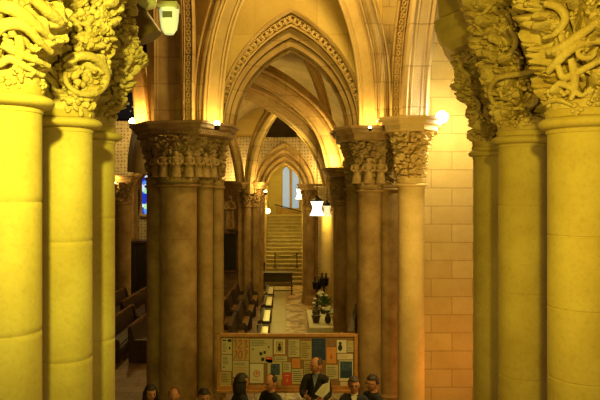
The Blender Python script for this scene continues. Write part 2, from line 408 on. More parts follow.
# left middle pier
L = [(PX(178.5, 11.8), 11.8, .36, .06, 1.0), (PX(205, 12.1), 12.1, .16, .04, 1.0), (PX(217.5, 12.5), 12.5, .13, .02, 1.0), (PX(155, 12.4), 12.4, .17, .04, 1.0), (PX(168, 12.9), 12.9, .3, .04, 1.0)]
ap = [(PX(136, 12.6), 12.7), (PX(138, 12.1), 12.1), (PX(153, 11.6), 11.45), (PX(200, 11.3), 11.25), (PX(212, 11.6), 11.6), (PX(228, 12.0), 12.0), (PX(233, 12.6), 12.7), (PX(225, 13), 13.2), (PX(150, 13), 13.2)]
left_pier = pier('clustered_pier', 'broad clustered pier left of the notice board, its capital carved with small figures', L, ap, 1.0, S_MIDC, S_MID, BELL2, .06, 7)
def figures(parent, items, mat):
    for x, y, z, h in items:
        b = B()
        lathe(b, x, y, [(.001, z), (h*.20, z+.01), (h*.17, z+h*.35), (h*.15, z+h*.6), (h*.19, z+h*.74), (h*.08, z+h*.82), (.001, z+h*.85)], 14, caps=False)
        blob(b, Vector((x, y, z+h*.9)), h*.1, (1, 1, 1.2))
        for s in (-1, 1): tubef(b, smoothpath([(x+s*h*.17, y, z+h*.74), (x+s*h*.22, y-h*.1, z+h*.55), (x+s*h*.04, y-h*.2, z+h*.5)], 4), h*.05, 6)
        obj('carved_figure', b, mat, parent, True)
fig = []
for k in range(5):
    a = R(-150+k*32); fig.append((L[0][0]+.44*math.cos(a), L[0][1]+.44*math.sin(a), .2, .5))
for k in range(3):
    a = R(-130+k*50); fig.append((L[1][0]+.2*math.cos(a), L[1][1]+.2*math.sin(a), .2, .5))
figures(left_pier, fig, S_MIDC)
b = B()
for i in range(2, 6):
    p, q = Vector(ap[i-1]), Vector(ap[i]); d = (q-p); n = int(d.length/.07)
    for k in range(n):
        c = p+d*(k+.5)/n; blob(b, Vector((c.x, c.y, 1.075)), .024, sub=1)
obj('beaded_frieze', b, S_MIDC, left_pier)

# right middle pier, gold column beside the wall
Rr = [(PX(411, 11.4), 11.4, .25, .07, 1.05)]
ap = [(PX(384, 11.7), 12.0), (PX(386, 11.2), 11.25), (PX(400, 11), 10.98), (PX(424, 11), 10.98), (PX(437, 11.3), 11.3), (PX(438, 12), 12.0)]
gold_col = pier('stone_column', 'golden column in front of the ashlar wall, under the brightest lamp, leafy capital', Rr, ap, 1.05, S_GOLD, S_GOLD, BELL2, .06, 8)
gold_col['category'] = 'column'
R2 = [(PX(369, 11.95), 11.95, .235, -.04, .92), (PX(389, 12.2), 12.2, .2, -.02, .92), (PX(356, 12.6), 12.6, .2, -.02, .92)]
ap = [(PX(338, 12.3), 12.8), (PX(340, 12), 11.95), (PX(354, 11.5), 11.5), (PX(378, 11.5), 11.5), (PX(392, 11.9), 11.9), (PX(396, 12.5), 12.9)]
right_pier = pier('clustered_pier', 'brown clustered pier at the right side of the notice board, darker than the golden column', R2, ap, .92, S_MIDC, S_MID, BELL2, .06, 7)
fig = [(R2[0][0]+.3*math.cos(R(a)), R2[0][1]+.3*math.sin(R(a)), .08, .5) for a in (-150, -100, -50)]
figures(right_pier, fig, S_MIDC)
R4 = [(PX(343, 17), 17, .2, -.45, .3), (PX(338.5, 17.4), 17.4, .15, -.45, .3), (PX(352, 17.3), 17.3, .2, -.45, .3)]
ap = [(PX(328, 17), 17.7), (PX(329, 17), 16.9), (PX(338, 16.5), 16.5), (PX(356, 16.6), 16.6), (PX(362, 17), 17.7)]
pier('clustered_pier', 'dark clustered pier just behind the brown one, right of the aisle, above the leaning frame', R4, ap, .3, S_MIDC, S_MID, BELL2, .05, 8)
# far piers
F1 = [(PX(241.5, 24), 24, .13, -.72, -.05), (PX(248, 23.7), 23.7, .15, -.72, -.05), (PX(255.5, 23.7), 23.7, .15, -.72, -.05), (PX(261, 24.1), 24.1, .1, -.72, -.05)]
ap = [(PX(234, 24), 24.5), (PX(235, 24), 23.7), (PX(243, 23.4), 23.3), (PX(260, 23.4), 23.3), (PX(266, 24), 23.9), (PX(266, 24), 24.5)]
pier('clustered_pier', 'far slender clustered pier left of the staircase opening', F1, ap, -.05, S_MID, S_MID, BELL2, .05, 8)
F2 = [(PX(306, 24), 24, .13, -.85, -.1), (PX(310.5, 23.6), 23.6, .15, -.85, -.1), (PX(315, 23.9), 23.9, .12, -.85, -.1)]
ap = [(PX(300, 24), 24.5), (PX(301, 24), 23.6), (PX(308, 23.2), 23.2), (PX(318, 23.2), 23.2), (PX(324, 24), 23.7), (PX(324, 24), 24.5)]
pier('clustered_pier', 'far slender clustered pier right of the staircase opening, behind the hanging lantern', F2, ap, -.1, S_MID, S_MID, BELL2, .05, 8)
F3 = [(PX(326.5, 21), 21, .21, -.8, -.2)]
ap = [(PX(318, 21), 21.4), (PX(318, 21), 20.8), (PX(325, 20.7), 20.6), (PX(333, 21), 20.7), (PX(335, 21), 21.4)]
t = pier('stone_column', 'single lit yellow column between two dark piers right of the aisle', F3, ap, -.2, S_GOLD, S_GOLD, BELL2, .04, 8); t['category'] = 'column'
F4 = [(PX(123, 23), 23, .3, -.6, .2)]
ap = [(PX(113, 23), 23.5), (PX(113, 23), 22.7), (PX(133, 23), 22.7), (PX(133, 23), 23.5)]
t = pier('stone_column', 'dim far column right behind the near left pier, in the side aisle', F4, ap, .2, S_MIDC, S_MID, BELL2, .05, 6); t['category'] = 'column'

# ---------------------------------------------------------------- arches
def arch_pts(xc, z0, a, h, n=28, leg=0):
    x0 = (h*h-a*a)/(2*a); Rr_ = x0+a; th = math.atan2(h, x0)
    left = [Vector((xc+x0-Rr_*math.cos(th*i/n), 0, z0+Rr_*math.sin(th*i/n))) for i in range(n+1)]
    right = [Vector((2*xc-p.x, 0, p.z)) for p in reversed(left[:-1])]
    pts = left+right
    if leg: pts = [Vector((xc-a, 0, z0-leg))]+pts+[Vector((xc+a, 0, z0-leg))]
    return pts
def arch_loft(bm, xc, z0, orders, n=28, leg=0):
    rings = [[bm.verts.new((p.x, y, p.z)) for p in arch_pts(xc, z0, a, h, n, leg)] for a, h, y in orders]
    for r0, r1 in zip(rings, rings[1:]):
        for i in range(len(r0)-1): bm.faces.new((r0[i], r0[i+1], r1[i+1], r1[i]))
    return rings
def wall_around(bm, xc, z0, a, h, y, xa, xb, zt, thick=.4, n=28, leg=0):
    """plane wall with a pointed opening"""
    pts = arch_pts(xc, z0, a, h, n, leg)
    for yy in (y, y+thick):
        inner = [bm.verts.new((p.x, yy, p.z)) for p in pts]; outer = []
        m = len(pts)-1
        for i, p in enumerate(pts):
            if p.x < xc-1e-6: q = (xa, yy, p.z+(zt-p.z)*0)
            elif p.x > xc+1e-6: q = (xb, yy, p.z)
            else: q = (xc, yy, zt)
            outer.append(bm.verts.new(q))
        k = m//2
        for i in range(m):
            if i in (k-1, k): continue
            bm.faces.new((inner[i], inner[i+1], outer[i+1], outer[i]))
        c0 = bm.verts.new((xa, yy, zt)); c1 = bm.verts.new((xb, yy, zt))
        bm.faces.new((inner[k-1], inner[k], outer[k], c0, outer[k-1]))
        bm.faces.new((inner[k], inner[k+1], outer[k+1], c1, outer[k]))
    return bm
AX = PX(291, 12.5); AZ = PZ(132, 12.5)
def po(ap, apex, Y): return (ap*Y/F, (CY-apex)*Y/F-AZ, Y)
arch = thing('pointed_arch', (AX, 12.6, AZ), 'large moulded pointed arch over the aisle, with a carved leaf band around it', 'arch', kind='thing')
b = B()
arch_loft(b, AX, AZ, [po(54.5, 52, 13.4), po(54.5, 52, 13.0), po(55.6, 50.3, 12.93), po(56.5, 48.7, 13.0), po(57.2, 47.6, 13.0), po(58, 46.3, 12.84), po(62, 39, 12.8), po(62.4, 38.2, 12.86), po(63, 37.2, 12.7), po(66.5, 28, 12.66), po(67, 26.5, 12.7)], leg=.02)
obj('moulding', b, S_RIB, arch, False)
b = B()
arch_loft(b, AX, AZ, [po(67, 26.5, 12.7), po(67.3, 26, 12.48), po(68.3, 24, 12.46), po(68.6, 23.4, 12.64), po(73, 13, 12.64), po(73.3, 12.3, 12.44), po(74.8, 8.6, 12.38), po(75.6, 7, 12.5)], leg=.3)
obj('hood_mould', b, S_GOLD, arch, False)
def leaf_band(pts, size, y_dir=Vector((0, -1, 0)), step=.1, mat=None, parent=None, wave=.25):
    b = B(); L_ = 0; nxt = 0; k = 0
    for p, q in zip(pts, pts[1:]):
        d = (q-p).length
        while nxt <= L_+d:
            c = p.lerp(q, (nxt-L_)/d); T = (q-p).normalized(); W = T.cross(y_dir).normalized()
            s = 1 if k % 2 else -1
            pth = [c+W*size*.42*math.cos(a*PI/6)*s+T*size*.45*math.sin(a*PI/6)+y_dir*.012 for a in range(-5, 6, 2)]
            tubef(b, pth, size*.13, 6); blob(b, c-W*size*.2*s+y_dir*.02, size*.17, sub=1)
            nxt += step; k += 1
        L_ += d
    return obj('carved_band', b, mat, parent, True)
bp = [p+Vector((0, 12.55, 0)) for p in arch_pts(AX, AZ, 70.8*12.55/F, po(1, 18.3, 12.55)[1], 60)]
leaf_band(bp, .17, step=.115, mat=S_GOLD, parent=arch)
struct('wall_arch', wall_around(B(), AX, AZ, 75.4*12.5/F, po(1, 7.4, 12.5)[1], 12.5, -2.9, 2.05, 7.0, .5, 28, .3), S_PLAS)
# side masonry above the middle piers
# far arch with the stairs
FX = PX(284, 28); FZ = PZ(192, 28)
fa = thing('pointed_arch', (FX, 28, FZ), 'far moulded pointed arch framing the staircase and its window', 'arch', kind='thing')
b = B()
arch_loft(b, FX, FZ, [(.86, 1.30, 28.9), (.86, 1.30, 28.1), (.92, 1.38, 28.0), (.95, 1.42, 28.06), (1.0, 1.5, 28.06), (1.02, 1.54, 27.9), (1.1, 1.66, 27.85), (1.13, 1.7, 27.92), (1.2, 1.80, 27.92),
                      (1.22, 1.84, 27.75), (1.3, 1.96, 27.7), (1.33, 2.0, 27.78), (1.42, 2.12, 27.78), (1.46, 2.2, 27.66), (1.52, 2.28, 27.66), (1.54, 2.3, 27.8)], leg=4.4)
obj('moulding', b, S_RIB, fa)
struct('wall_back', wall_around(B(), FX, FZ, 1.5, 2.25, 27.85, -13, 5, 2.35, .6, 28, 4.4), S_DOT)
struct('wall_back_left', box(B(), -13, PX(264, 28), 27.9, 28.2, 2.25, 6.0), S_PLAS)
struct('wall_back_right', box(B(), PX(297, 28), 5, 27.9, 28.2, 2.25, 6.0), S_PLAS)
struct('wall_shade_backing', box(B(), -13, 5, 29.6, 29.8, 2.05, 6.0), S_DARK)  # dark sheet added to stand for the far ceiling in shade
# ---------------------------------------------------------------- ribs
RIBP = [(-.5, -.2), (-.5, .12), (-.42, .2), (-.36, .14), (-.3, .3), (-.2, .42), (0, .5), (.2, .42), (.3, .3), (.36, .14), (.42, .2), (.5, .12), (.5, -.2)]
FLATP = [(-.5, -.3), (-.5, .2), (-.38, .3), (-.3, .2), (.3, .2), (.38, .3), (.5, .2), (.5, -.3)]
def rib(label, pts, w, mat=S_RIB, up=Vector((0, -1, 0)), prof=RIBP, group=None, extra=None):
    path = smoothpath(pts, 8)
    t = thing('vault_rib', path[0], label, 'vault rib', group, 'thing')
    obj('rib_moulding', sweep(B(), path, [(a*w, c*w) for a, c in prof], up), mat, t, False)
    if extra:
        for off, r in extra:
            b = B(); n = len(path); pp = []
            for i, p in enumerate(path):
                T = (path[min(i+1, n-1)]-path[max(i-1, 0)]).normalized(); U = (up-T*up.dot(T)).normalized(); W = T.cross(U)
                pp.append(p+W*off+U*w*.2)
            tubef(b, pp, r, 8); obj('roll_moulding', b, mat, t, True)
    return t
# near bay, springing on the left middle pier
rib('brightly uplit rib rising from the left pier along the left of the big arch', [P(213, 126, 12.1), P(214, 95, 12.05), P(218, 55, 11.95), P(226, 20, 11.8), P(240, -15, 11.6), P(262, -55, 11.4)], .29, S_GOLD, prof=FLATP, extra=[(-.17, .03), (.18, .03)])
rib('narrow shadowed rib left of the uplit one, curving to the upper right', [P(202, 126, 12.2), P(202, 95, 12.15), P(206, 55, 12.0), P(216, 12, 11.8), P(230, -30, 11.6)], .2, S_RIB, extra=[(-.15, .025), (.15, .025)])
rib('broad flat rib standing on the left pier behind the security floodlight', [P(167, 126, 12.15), P(167, 80, 12.1), P(167, 40, 12.0), P(166, 0, 11.9), P(163, -50, 11.6)], .58, S_RIB, prof=FLATP, extra=[(-.18, .03), (.22, .03)])
cb = thing('carved_shaft', P(188, 126, 12.0), 'vertical moulding with a carved chain of leaves above the left pier', 'moulding', kind='thing')
pth = smoothpath([P(188.5, 126, 11.9), P(188.5, 80, 11.8), P(189, 40, 11.7), P(188, 0, 11.6), P(185, -40, 11.4)], 8)
obj('moulding', sweep(B(), pth, [(-.11, -.15), (-.11, .05), (-.08, .09), (-.06, .03), (.06, .03), (.08, .09), (.11, .05), (.11, -.15)], Vector((0, -1, 0))), S_RIB, cb)
leaf_band([p+Vector((0, -.045, 0)) for p in pth], .1, step=.12, mat=S_GOLD, parent=cb)
rib('orange lit rib leaning left from the left pier towards the side aisle', [P(143, 126, 12.5), P(141, 100, 12.4), P(137, 70, 12.3), P(128, 40, 12.1), P(112, 5, 11.9)], .3, S_RIB, prof=FLATP, extra=[(.1, .03)])
# near bay, springing on the right middle pier
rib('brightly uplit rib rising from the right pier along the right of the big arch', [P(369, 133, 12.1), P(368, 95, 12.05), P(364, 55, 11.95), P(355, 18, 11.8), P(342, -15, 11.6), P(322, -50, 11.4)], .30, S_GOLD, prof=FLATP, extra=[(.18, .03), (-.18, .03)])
rib('narrow rib right of the uplit one, curving to the upper left', [P(383, 133, 12.0), P(383, 95, 11.9), P(380, 55, 11.7), P(372, 18, 11.4), P(360, -25, 11.1)], .2, S_RIB, extra=[(-.14, .022), (.14, .022)])
cb = thing('carved_shaft', P(397, 120, 11.9), 'slender moulding with a carved chain of leaves above the golden column', 'moulding', kind='thing')
pth = smoothpath([P(395, 133, 11.95), P(396, 80, 11.9), P(399, 40, 11.8), P(404, 0, 11.7), P(410, -40, 11.6)], 8)
obj('moulding', sweep(B(), pth, [(-.11, -.15), (-.11, .05), (-.08, .09), (-.06, .03), (.06, .03), (.08, .09), (.11, .05), (.11, -.15)], Vector((0, -1, 0))), S_RIB, cb)
leaf_band([p+Vector((0, -.045, 0)) for p in pth], .1, step=.12, mat=S_GOLD, parent=cb)
rib('wide flat ashlar rib above the golden column', [P(414, 122, 11.7), P(416, 80, 11.65), P(420, 40, 11.55), P(425, 0, 11.45), P(431, -50, 11.3)], .5, S_PIL, prof=FLATP, extra=[(-.1, .02), (.1, .02)])

# aisle vault ribs seen through the big arch
Zu = Vector((0, -.55, -.83))
rib('upper broad diagonal rib crossing the aisle vault seen through the big arch', [P(341, 205, 18.5), P(336, 165, 18.4), P(328, 135, 18.2), P(314, 112, 17.8), P(293, 93, 17.2), P(268, 77, 16.4), P(244, 66, 15.6)], .62, S_RIB, Zu, RIBP, extra=[(-.26, .05), (.26, .05)])
rib('lower broad diagonal rib crossing the aisle vault, nearer the dark recess', [P(334, 205, 21.5), P(330, 177, 21.2), P(322, 153, 20.8), P(308, 131, 20.3), P(289, 113, 19.8), P(264, 97, 19.2), P(238, 86, 18.6)], .62, S_RIB, Zu, RIBP, extra=[(-.26, .05), (.26, .05)])
rib('short rib rising steeply from the far left pier into the aisle vault', [P(250, 192, 23.5), P(251, 170, 23.2), P(256, 145, 22.5), P(264, 125, 21.8), P(276, 107, 20.6)], .46, S_RIB, Zu, RIBP)
rib('thin rib rising leftwards from the far left pier', [P(241, 190, 23.8), P(238, 165, 23.4), P(232, 140, 22.8), P(222, 115, 22)], .36, S_RIB, Zu, RIBP)
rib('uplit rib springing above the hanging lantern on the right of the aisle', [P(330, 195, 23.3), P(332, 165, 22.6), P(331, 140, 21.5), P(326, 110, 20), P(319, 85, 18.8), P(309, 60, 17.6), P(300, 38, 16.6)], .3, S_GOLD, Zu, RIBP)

# vault webs
def patch(name, rows, mat):
    b = B(); vs = [[b.verts.new(p) for p in r] for r in rows]
    for a, c in zip(vs, vs[1:]):
        for i in range(len(a)-1): b.faces.new((a[i], a[i+1], c[i+1], c[i]))
    o = obj(name, b, mat, None, True); o['kind'] = 'structure'
    m = o.modifiers.new('thickness', 'SOLIDIFY'); m.thickness = .15; m.offset = 1
    return o
rows = []
for j in range(13):
    Y = 13.4+14.3*j/12; r = []
    for i in range(33):
        u = -1+2*i/32; a = 3.3; h = 3.7+.2*math.sin(j/12*PI*3)**2; x0 = (h*h-a*a)/(2*a); RR = x0+a; th = math.atan2(h, x0)
        ang = th*(1-abs(u)); x = (x0-RR*math.cos(ang))*(1 if u < 0 else -1)
        r.append(Vector((x-.1, Y, .35+RR*math.sin(ang))))
    rows.append(r)
patch('ceiling_vault', rows, S_WEB)
struct('ceiling', box(B(), -14, 8, -3, 40, 6.0, 6.3), S_DARK)

# ---------------------------------------------------------------- walls and floor
struct('floor', box(B(), -14, 8, 2, 40, FLOOR-.3, FLOOR), M_FLOOR)
struct('trim_1', box(B(), 0, 1.5, 13.0, 28.3, FLOOR, FLOOR+.012), M_MARB)
struct('trim_2', box(B(), -.62, -.012, 13.0, 28.3, FLOOR, FLOOR+.012), M_STRIP)
struct('wall_right', box(B(), 2.0, 8, 12.45, 12.9, FLOOR, 7.0), S_WALL)
struct('wall_left', box(B(), -14.2, -13.8, 2, 40, FLOOR, 6.2), S_DARK)
# wall right of the far aisle
struct('wall_aisle', box(B(), 1.95, 2.2, 13.0, 27.9, FLOOR, 1.2), stone('aisle wall stone', (.5, .38, .2), (.62, .48, .27), 1.4, .3, bricks=(.8, .45), axes='yz'))
# stairwell
YS = 28.4
struct('wall_stair_left', box(B(), -1.35, -1.05, 28.45, 40, FLOOR, 2.6), S_YEL)
struct('wall_stair_right', box(B(), .95, 1.25, 28.45, 40, FLOOR, 2.6), S_YEL)
struct('ceiling_stair', box(B(), -1.35, 1.25, 28.5, 40, 1.75, 2.0), S_YEL)
st = thing('staircase', (-.05, YS, FLOOR), 'straight flight of worn stone steps climbing from the end of the aisle', 'staircase')
for k in range(18):
    b = B(); zk = FLOOR+.17*(k+1)
    box(b, -1.04, .94, YS+.3*k+.04, YS+.3*k+(.34 if k < 17 else 2.9), FLOOR, zk-.05); box(b, -1.04, .94, YS+.3*k, YS+.3*k+(.34 if k < 17 else 2.9), zk-.055, zk, bev=.012)
    obj('step', b, S_STEP, st)
ZT = FLOOR+.17*18
struct('wall_stair_end', (lambda b: (box(b, -1.05, -.27, 37.2, 37.5, FLOOR, 2.0), box(b, .86, .95, 37.2, 37.5, FLOOR, 2.0), box(b, -.27, .86, 37.2, 37.5, FLOOR, PZ(209, 37.2)), box(b, -.27, .86, 37.2, 37.5, PZ(165, 37.2), 2.0), b)[-1])(B()), S_YEL)
wn = B(); xa, xb, za, zb = -.27, .86, PZ(209, 37.2), PZ(165, 37.2)
xm = (xa+xb)/2
box(wn, xa, xb, 37.2, 37.3, za, za+.06); box(wn, xa, xa+.06, 37.2, 37.3, za, zb); box(wn, xb-.06, xb, 37.2, 37.3, za, zb); box(wn, xm-.08, xm+.08, 37.15, 37.35, za, zb)
for s in (0, 1):
    c = (xa+xm)/2 if s == 0 else (xm+xb)/2
    pts = arch_pts(c, zb-.55, .25, .45, 8); 
    pf = [bpv for bpv in pts]
    vs = [wn.verts.new((p.x, 37.24, p.z)) for p in pf]; top = [wn.verts.new((p.x, 37.24, zb)) for p in pf]
    for i in range(len(vs)-1): wn.faces.new((vs[i], vs[i+1], top[i+1], top[i]))
w1 = struct('window_1', wn, S_GOLD)
GL = glow('blue grey daylight glass', (.30, .42, .58), .26)
g = obj('pane', box(B(), xa+.05, xb-.05, 37.32, 37.34, za, zb), GL, w1)
# parapet with sloping rail at the head of the stairs
bl = thing('stone_parapet', (.2, 34.6, ZT), 'low stone parapet with a dark sloping handrail at the top of the staircase', 'parapet', kind='thing')
b = B(); 
prf = [(-.6, ZT), (.9, ZT), (.9, ZT+.05), (-.6, ZT+.45)]
fr = [b.verts.new((x, 35.4, z)) for x, z in prf]; bk = [b.verts.new((x, 35.65, z)) for x, z in prf]
b.faces.new(fr); b.faces.new(bk)
for i in range(4): b.faces.new((fr[i], fr[(i+1) % 4], bk[(i+1) % 4], bk[i]))
obj('parapet_wall', b, S_MID, bl)
obj('handrail', tubef(B(), [Vector((-.66, 35.35, ZT+.56)), Vector((.2, 35.35, ZT+.34)), Vector((.94, 35.35, ZT+.12))], .035, 8), M_BLACK, bl, True)
# low iron barrier on the steps
for i, (px, sd) in enumerate(((275, 'left'), (297, 'right'))):
    t = thing('barrier_post', (PX(px, 29.4), 29.45, FLOOR+.68), f'thin black post standing on the lower steps, {sd} end of the barrier rope', 'post', 'posts on the staircase')
    obj('pole', lathe(B(), PX(px, 29.4), 29.45, [(.11, FLOOR+.68), (.11, FLOOR+.7), (.025, FLOOR+.72), (.025, FLOOR+1.35)], 12), M_BLACK, t, True)
    b = B(); blob(b, Vector((PX(px, 29.4), 29.45, FLOOR+1.38)), .045); obj('knob', b, M_BLACK, t, True)
tag(obj('barrier_rope', tubef(B(), smoothpath([(PX(275, 29.4), 29.45, FLOOR+1.3), (PX(286, 29.4), 29.4, FLOOR+1.24), (PX(297, 29.4), 29.45, FLOOR+1.3)], 6), .018, 8), M_BLACK, None, True), 'dark horizontal barrier rope across the lower steps', 'rope')
for i, (px, h, sd) in enumerate(((264, 1.1, 'left'), (305, 1.5, 'right'))):
    t = thing('newel_post', (PX(px, 27.3), 27.3, FLOOR), f'dark turned newel post at the {sd} foot of the staircase', 'post', 'newels at the foot of the stairs')
    obj('shaft', lathe(B(), PX(px, 27.3), 27.3, [(.09, FLOOR), (.09, FLOOR+.15), (.05, FLOOR+.2), (.06, FLOOR+h*.5), (.04, FLOOR+h*.8), (.05, FLOOR+h)], 14), W_DARK, t, True)
    b = B(); blob(b, Vector((PX(px, 27.3), 27.3, FLOOR+h+.06)), .075, (1, 1, 1.2)); obj('finial', b, W_DARK, t, True)

# side aisle back wall details: roundel, stained glass, pale band arch
YB = 27.8
tw = struct('window_2', (lambda b: (tubef(b, [Vector((PX(133, YB)+.95*math.cos(a*PI/12), YB-.1, PZ(113, YB)+1.2*math.sin(a*PI/12))) for a in range(25)], .13, 8), b)[-1])(B()), S_MID)
b = B(); vs = [b.verts.new((PX(133, YB)+.93*math.cos(a*PI/16), YB-.06, PZ(113, YB)+1.18*math.sin(a*PI/16))) for a in range(32)]; b.faces.new(vs)
obj('pane', b, plain('night blue glass', (.012, .02, .09), .2), tw)
b = B()
for (dx, dz, s) in ((-.1, .1, .07), (.1, -.05, .05), (0, -.25, .04), (-.15, .35, .04), (.2, .3, .04)):
    blob(b, Vector((PX(131, YB)+dx, YB-.09, PZ(106, YB)+dz)), s, (1, .3, 1), 1)
obj('star_ornament', b, plain('white glass star', (.6, .65, .8), .4), tw)
def stained():
    m, nt, bs = node_mat('stained glass'); v = nt.nodes.new('ShaderNodeTexVoronoi'); v.inputs['Scale'].default_value = 5
    tc = nt.nodes.new('ShaderNodeTexCoord'); nt.links.new(tc.outputs['Object'], v.inputs['Vector'])
    hs = nt.nodes.new('ShaderNodeValToRGB'); sp = nt.nodes.new('ShaderNodeSeparateColor'); nt.links.new(v.outputs['Color'], sp.inputs[0])
    cr = hs.color_ramp; cr.interpolation = 'CONSTANT'
    cr.elements[0].color = (.01, .03, .5, 1); cr.elements[1].position = .35; cr.elements[1].color = (.08, .25, .8, 1)
    for p, c in ((.55, (.35, .7, .35, 1)), (.65, (.02, .04, .35, 1)), (.8, (.6, .75, .9, 1)), (.92, (.35, .1, .3, 1))):
        e = cr.elements.new(p); e.color = c
    nt.links.new(sp.outputs[0], hs.inputs['Fac']); nt.links.new(hs.outputs['Color'], bs.inputs['Emission Color']); nt.links.new(hs.outputs['Color'], bs.inputs['Base Color'])
    bs.inputs['Emission Strength'].default_value = .4; return m
wb = B(); x1, x2 = PX(142.5, YB), PX(149, YB); z1, z2 = PZ(214, YB), PZ(166, YB)
box(wb, x1-.1, x1, YB-.12, YB+.02, z1, z2-.4); box(wb, x2, x2+.1, YB-.12, YB+.02, z1, z2-.4); box(wb, x1-.1, x2+.1, YB-.16, YB+.02, z1-.1, z1)
sweep(wb, [p+Vector((0, YB-.05, 0)) for p in arch_pts((x1+x2)/2, z2-.4, (x2-x1)/2+.05, .45, 8)], [(-.05, -.06), (-.05, .07), (.05, .07), (.05, -.06)])
w3 = struct('window_3', wb, S_GOLD)
b = B(); pts = arch_pts((x1+x2)/2, z2-.4, (x2-x1)/2, .4, 8); vs = [b.verts.new((x1, YB-.05, z1))]+[b.verts.new((p.x, YB-.05, p.z)) for p in pts]+[b.verts.new((x2, YB-.05, z1))]; b.faces.new(vs)
obj('pane', b, stained(), w3)
ab = thing('pointed_arch', (PX(150, 26), 26, .5), 'small pale arch in the side aisle around the stained glass window', 'arch', kind='thing')
b = B(); arch_loft(b, PX(151, 26), -.3, [(.72, 1.1, 26.6), (.72, 1.1, 25.9), (.8, 1.2, 25.8), (.84, 1.25, 25.9), (.95, 1.4, 25.9), (1.0, 1.5, 25.8), (1.05, 1.56, 25.95)], leg=3.5)
obj('moulding', b, S_MID, ab)
struct('wall_aisle_left', wall_around(B(), PX(151, 26), -.3, 1.0, 1.5, 25.95, -8.4, -4.6, 2.9, .3, 28, 3.5), S_DOT)
struct('ceiling_aisle', box(B(), -14, -2.6, 20.5, 27.6, 4.4, 4.6), S_DARK)

# dark cabinet in side aisle
t = thing('confessional', (PX(136, 25), 25, FLOOR), 'black wooden cabinet against the side aisle wall beyond the pews', 'cabinet')
x0, x1 = PX(124, 25), PX(149, 25); zt = PZ(243, 25)
obj('body', box(B(), x0, x1, 24.9, 25.5, FLOOR, zt, bev=.02), W_DARK, t)
obj('cornice', box(B(), x0-.06, x1+.06, 24.82, 25.52, zt, zt+.1, bev=.02), W_DARK, t)
for k in range(2):
    w = (x1-x0)/2; obj('door', box(B(), x0+w*k+.04, x0+w*k+w-.04, 24.86, 24.9, FLOOR+.15, zt-.1, bev=.01), M_DKPAINT, t)
# altarpiece panel left of far pier
t = thing('altar_painting', (PX(230, 25.4), 25.4, FLOOR+1), 'tall dark framed painting hanging left of the far slender pier', 'painting')
x0, x1, z0, z1 = PX(222, 25.4), PX(238, 25.4), PZ(272, 25.4), PZ(232, 25.4)
obj('canvas', box(B(), x0+.05, x1-.05, 25.42, 25.46, z0+.05, z1-.05), M_DKPAINT, t)
b = B(); box(b, x0, x1, 25.36, 25.46, z0, z0+.07); box(b, x0, x1, 25.36, 25.46, z1-.07, z1); box(b, x0, x0+.06, 25.36, 25.46, z0, z1); box(b, x1-.06, x1, 25.36, 25.46, z0, z1)
obj('frame', b, W_BENCH, t)
struct('wall_niche', box(B(), PX(205, 25.5), PX(243, 25.5), 25.5, 25.8, FLOOR, .3), S_DARK)
t = thing('saint_statue', (PX(230, 25.2), 25.2, PZ(232, 25.2)), 'small carved saint on a bracket above the dark painting', 'statue')
b = B(); box(b, PX(226, 25.2), PX(234, 25.2), 25.1, 25.5, PZ(229, 25.2), PZ(226, 25.2), bev=.01)
obj('bracket', b, S_MIDC, t)
b = B(); x, z, h = PX(230, 25.2), PZ(226, 25.2), 1.3
lathe(b, x, 25.25, [(.17, z), (.18, z+.05), (.14, z+.5), (.16, z+.85), (.17, z+1.0), (.06, z+1.08), (.001, z+1.1)], 16, caps=False)
blob(b, Vector((x, 25.25, z+1.18)), .09, (1, 1, 1.2))
for s in (-1, 1): tubef(b, smoothpath([(x+s*.16, 25.25, z+.98), (x+s*.2, 25.15, z+.75), (x+s*.03, 25.05, z+.72)], 4), .045, 8)
obj('figure', b, S_MIDC, t, True)

# ---------------------------------------------------------------- pews
def pew(label, cx, cy, rz, w, mat, seatmat=None, group=None, h=.95, d=.4):
    t = thing('pew', (0, 0, 0), label, 'pew', group)
    obj('seat', box(B(), -w/2, w/2, -.02, d, .42, .46, bev=.008), seatmat or mat, t)
    Mx = Matrix.Translation((0, -.02, .46)) @ Matrix.Rotation(R(10), 4, 'X')
    obj('backrest', box(B(), -w/2, w/2, -.03, 0, 0, h-.46, Mx, bev=.006), mat, t)
    obj('top_rail', box(B(), -w/2, w/2, -.07, .03, h-.48, h-.43, Mx, bev=.01), mat if d < .3 else W_BENCH, t)  # browner rail wood paints in the thin highlights along the dark pews
    for s in (-1, 1): 
        b = B(); x = s*(w/2-.02)
        fh = min(.52, h-.02)
        pf = [(-.14, 0), (d+.02, 0), (d+.02, fh), (d-.06, fh+(.08 if h > .6 else .005)), (.02, fh+(.08 if h > .6 else .005)), (-.08, h), (-.16, h)]
        a = [b.verts.new((x-.05, y, z)) for y, z in pf]; c = [b.verts.new((x+.05, y, z)) for y, z in pf]
        b.faces.new(a); b.faces.new(c)
        for i in range(len(pf)): b.faces.new((a[i], a[(i+1) % len(pf)], c[(i+1) % len(pf)], c[i]))
        obj('end_panel', b, mat, t)
    t.location = (cx, cy, FLOOR); t.rotation_euler.z = rz
    return t
for X, nm in ((-3.95, 'closest to the broad pier'), (-4.75, 'second from the broad pier'), (-5.55, 'third from the broad pier'), (-6.4, 'farthest from the broad pier')):
    for Y, nr in ((17.3, 'near'), (20.7, 'far')):
        pew(f'dark side aisle pew, {nr} end of the file {nm}', X-(Y-17.3)*.1, Y, R(-92), 3.0, W_DARK, group='side aisle pews')
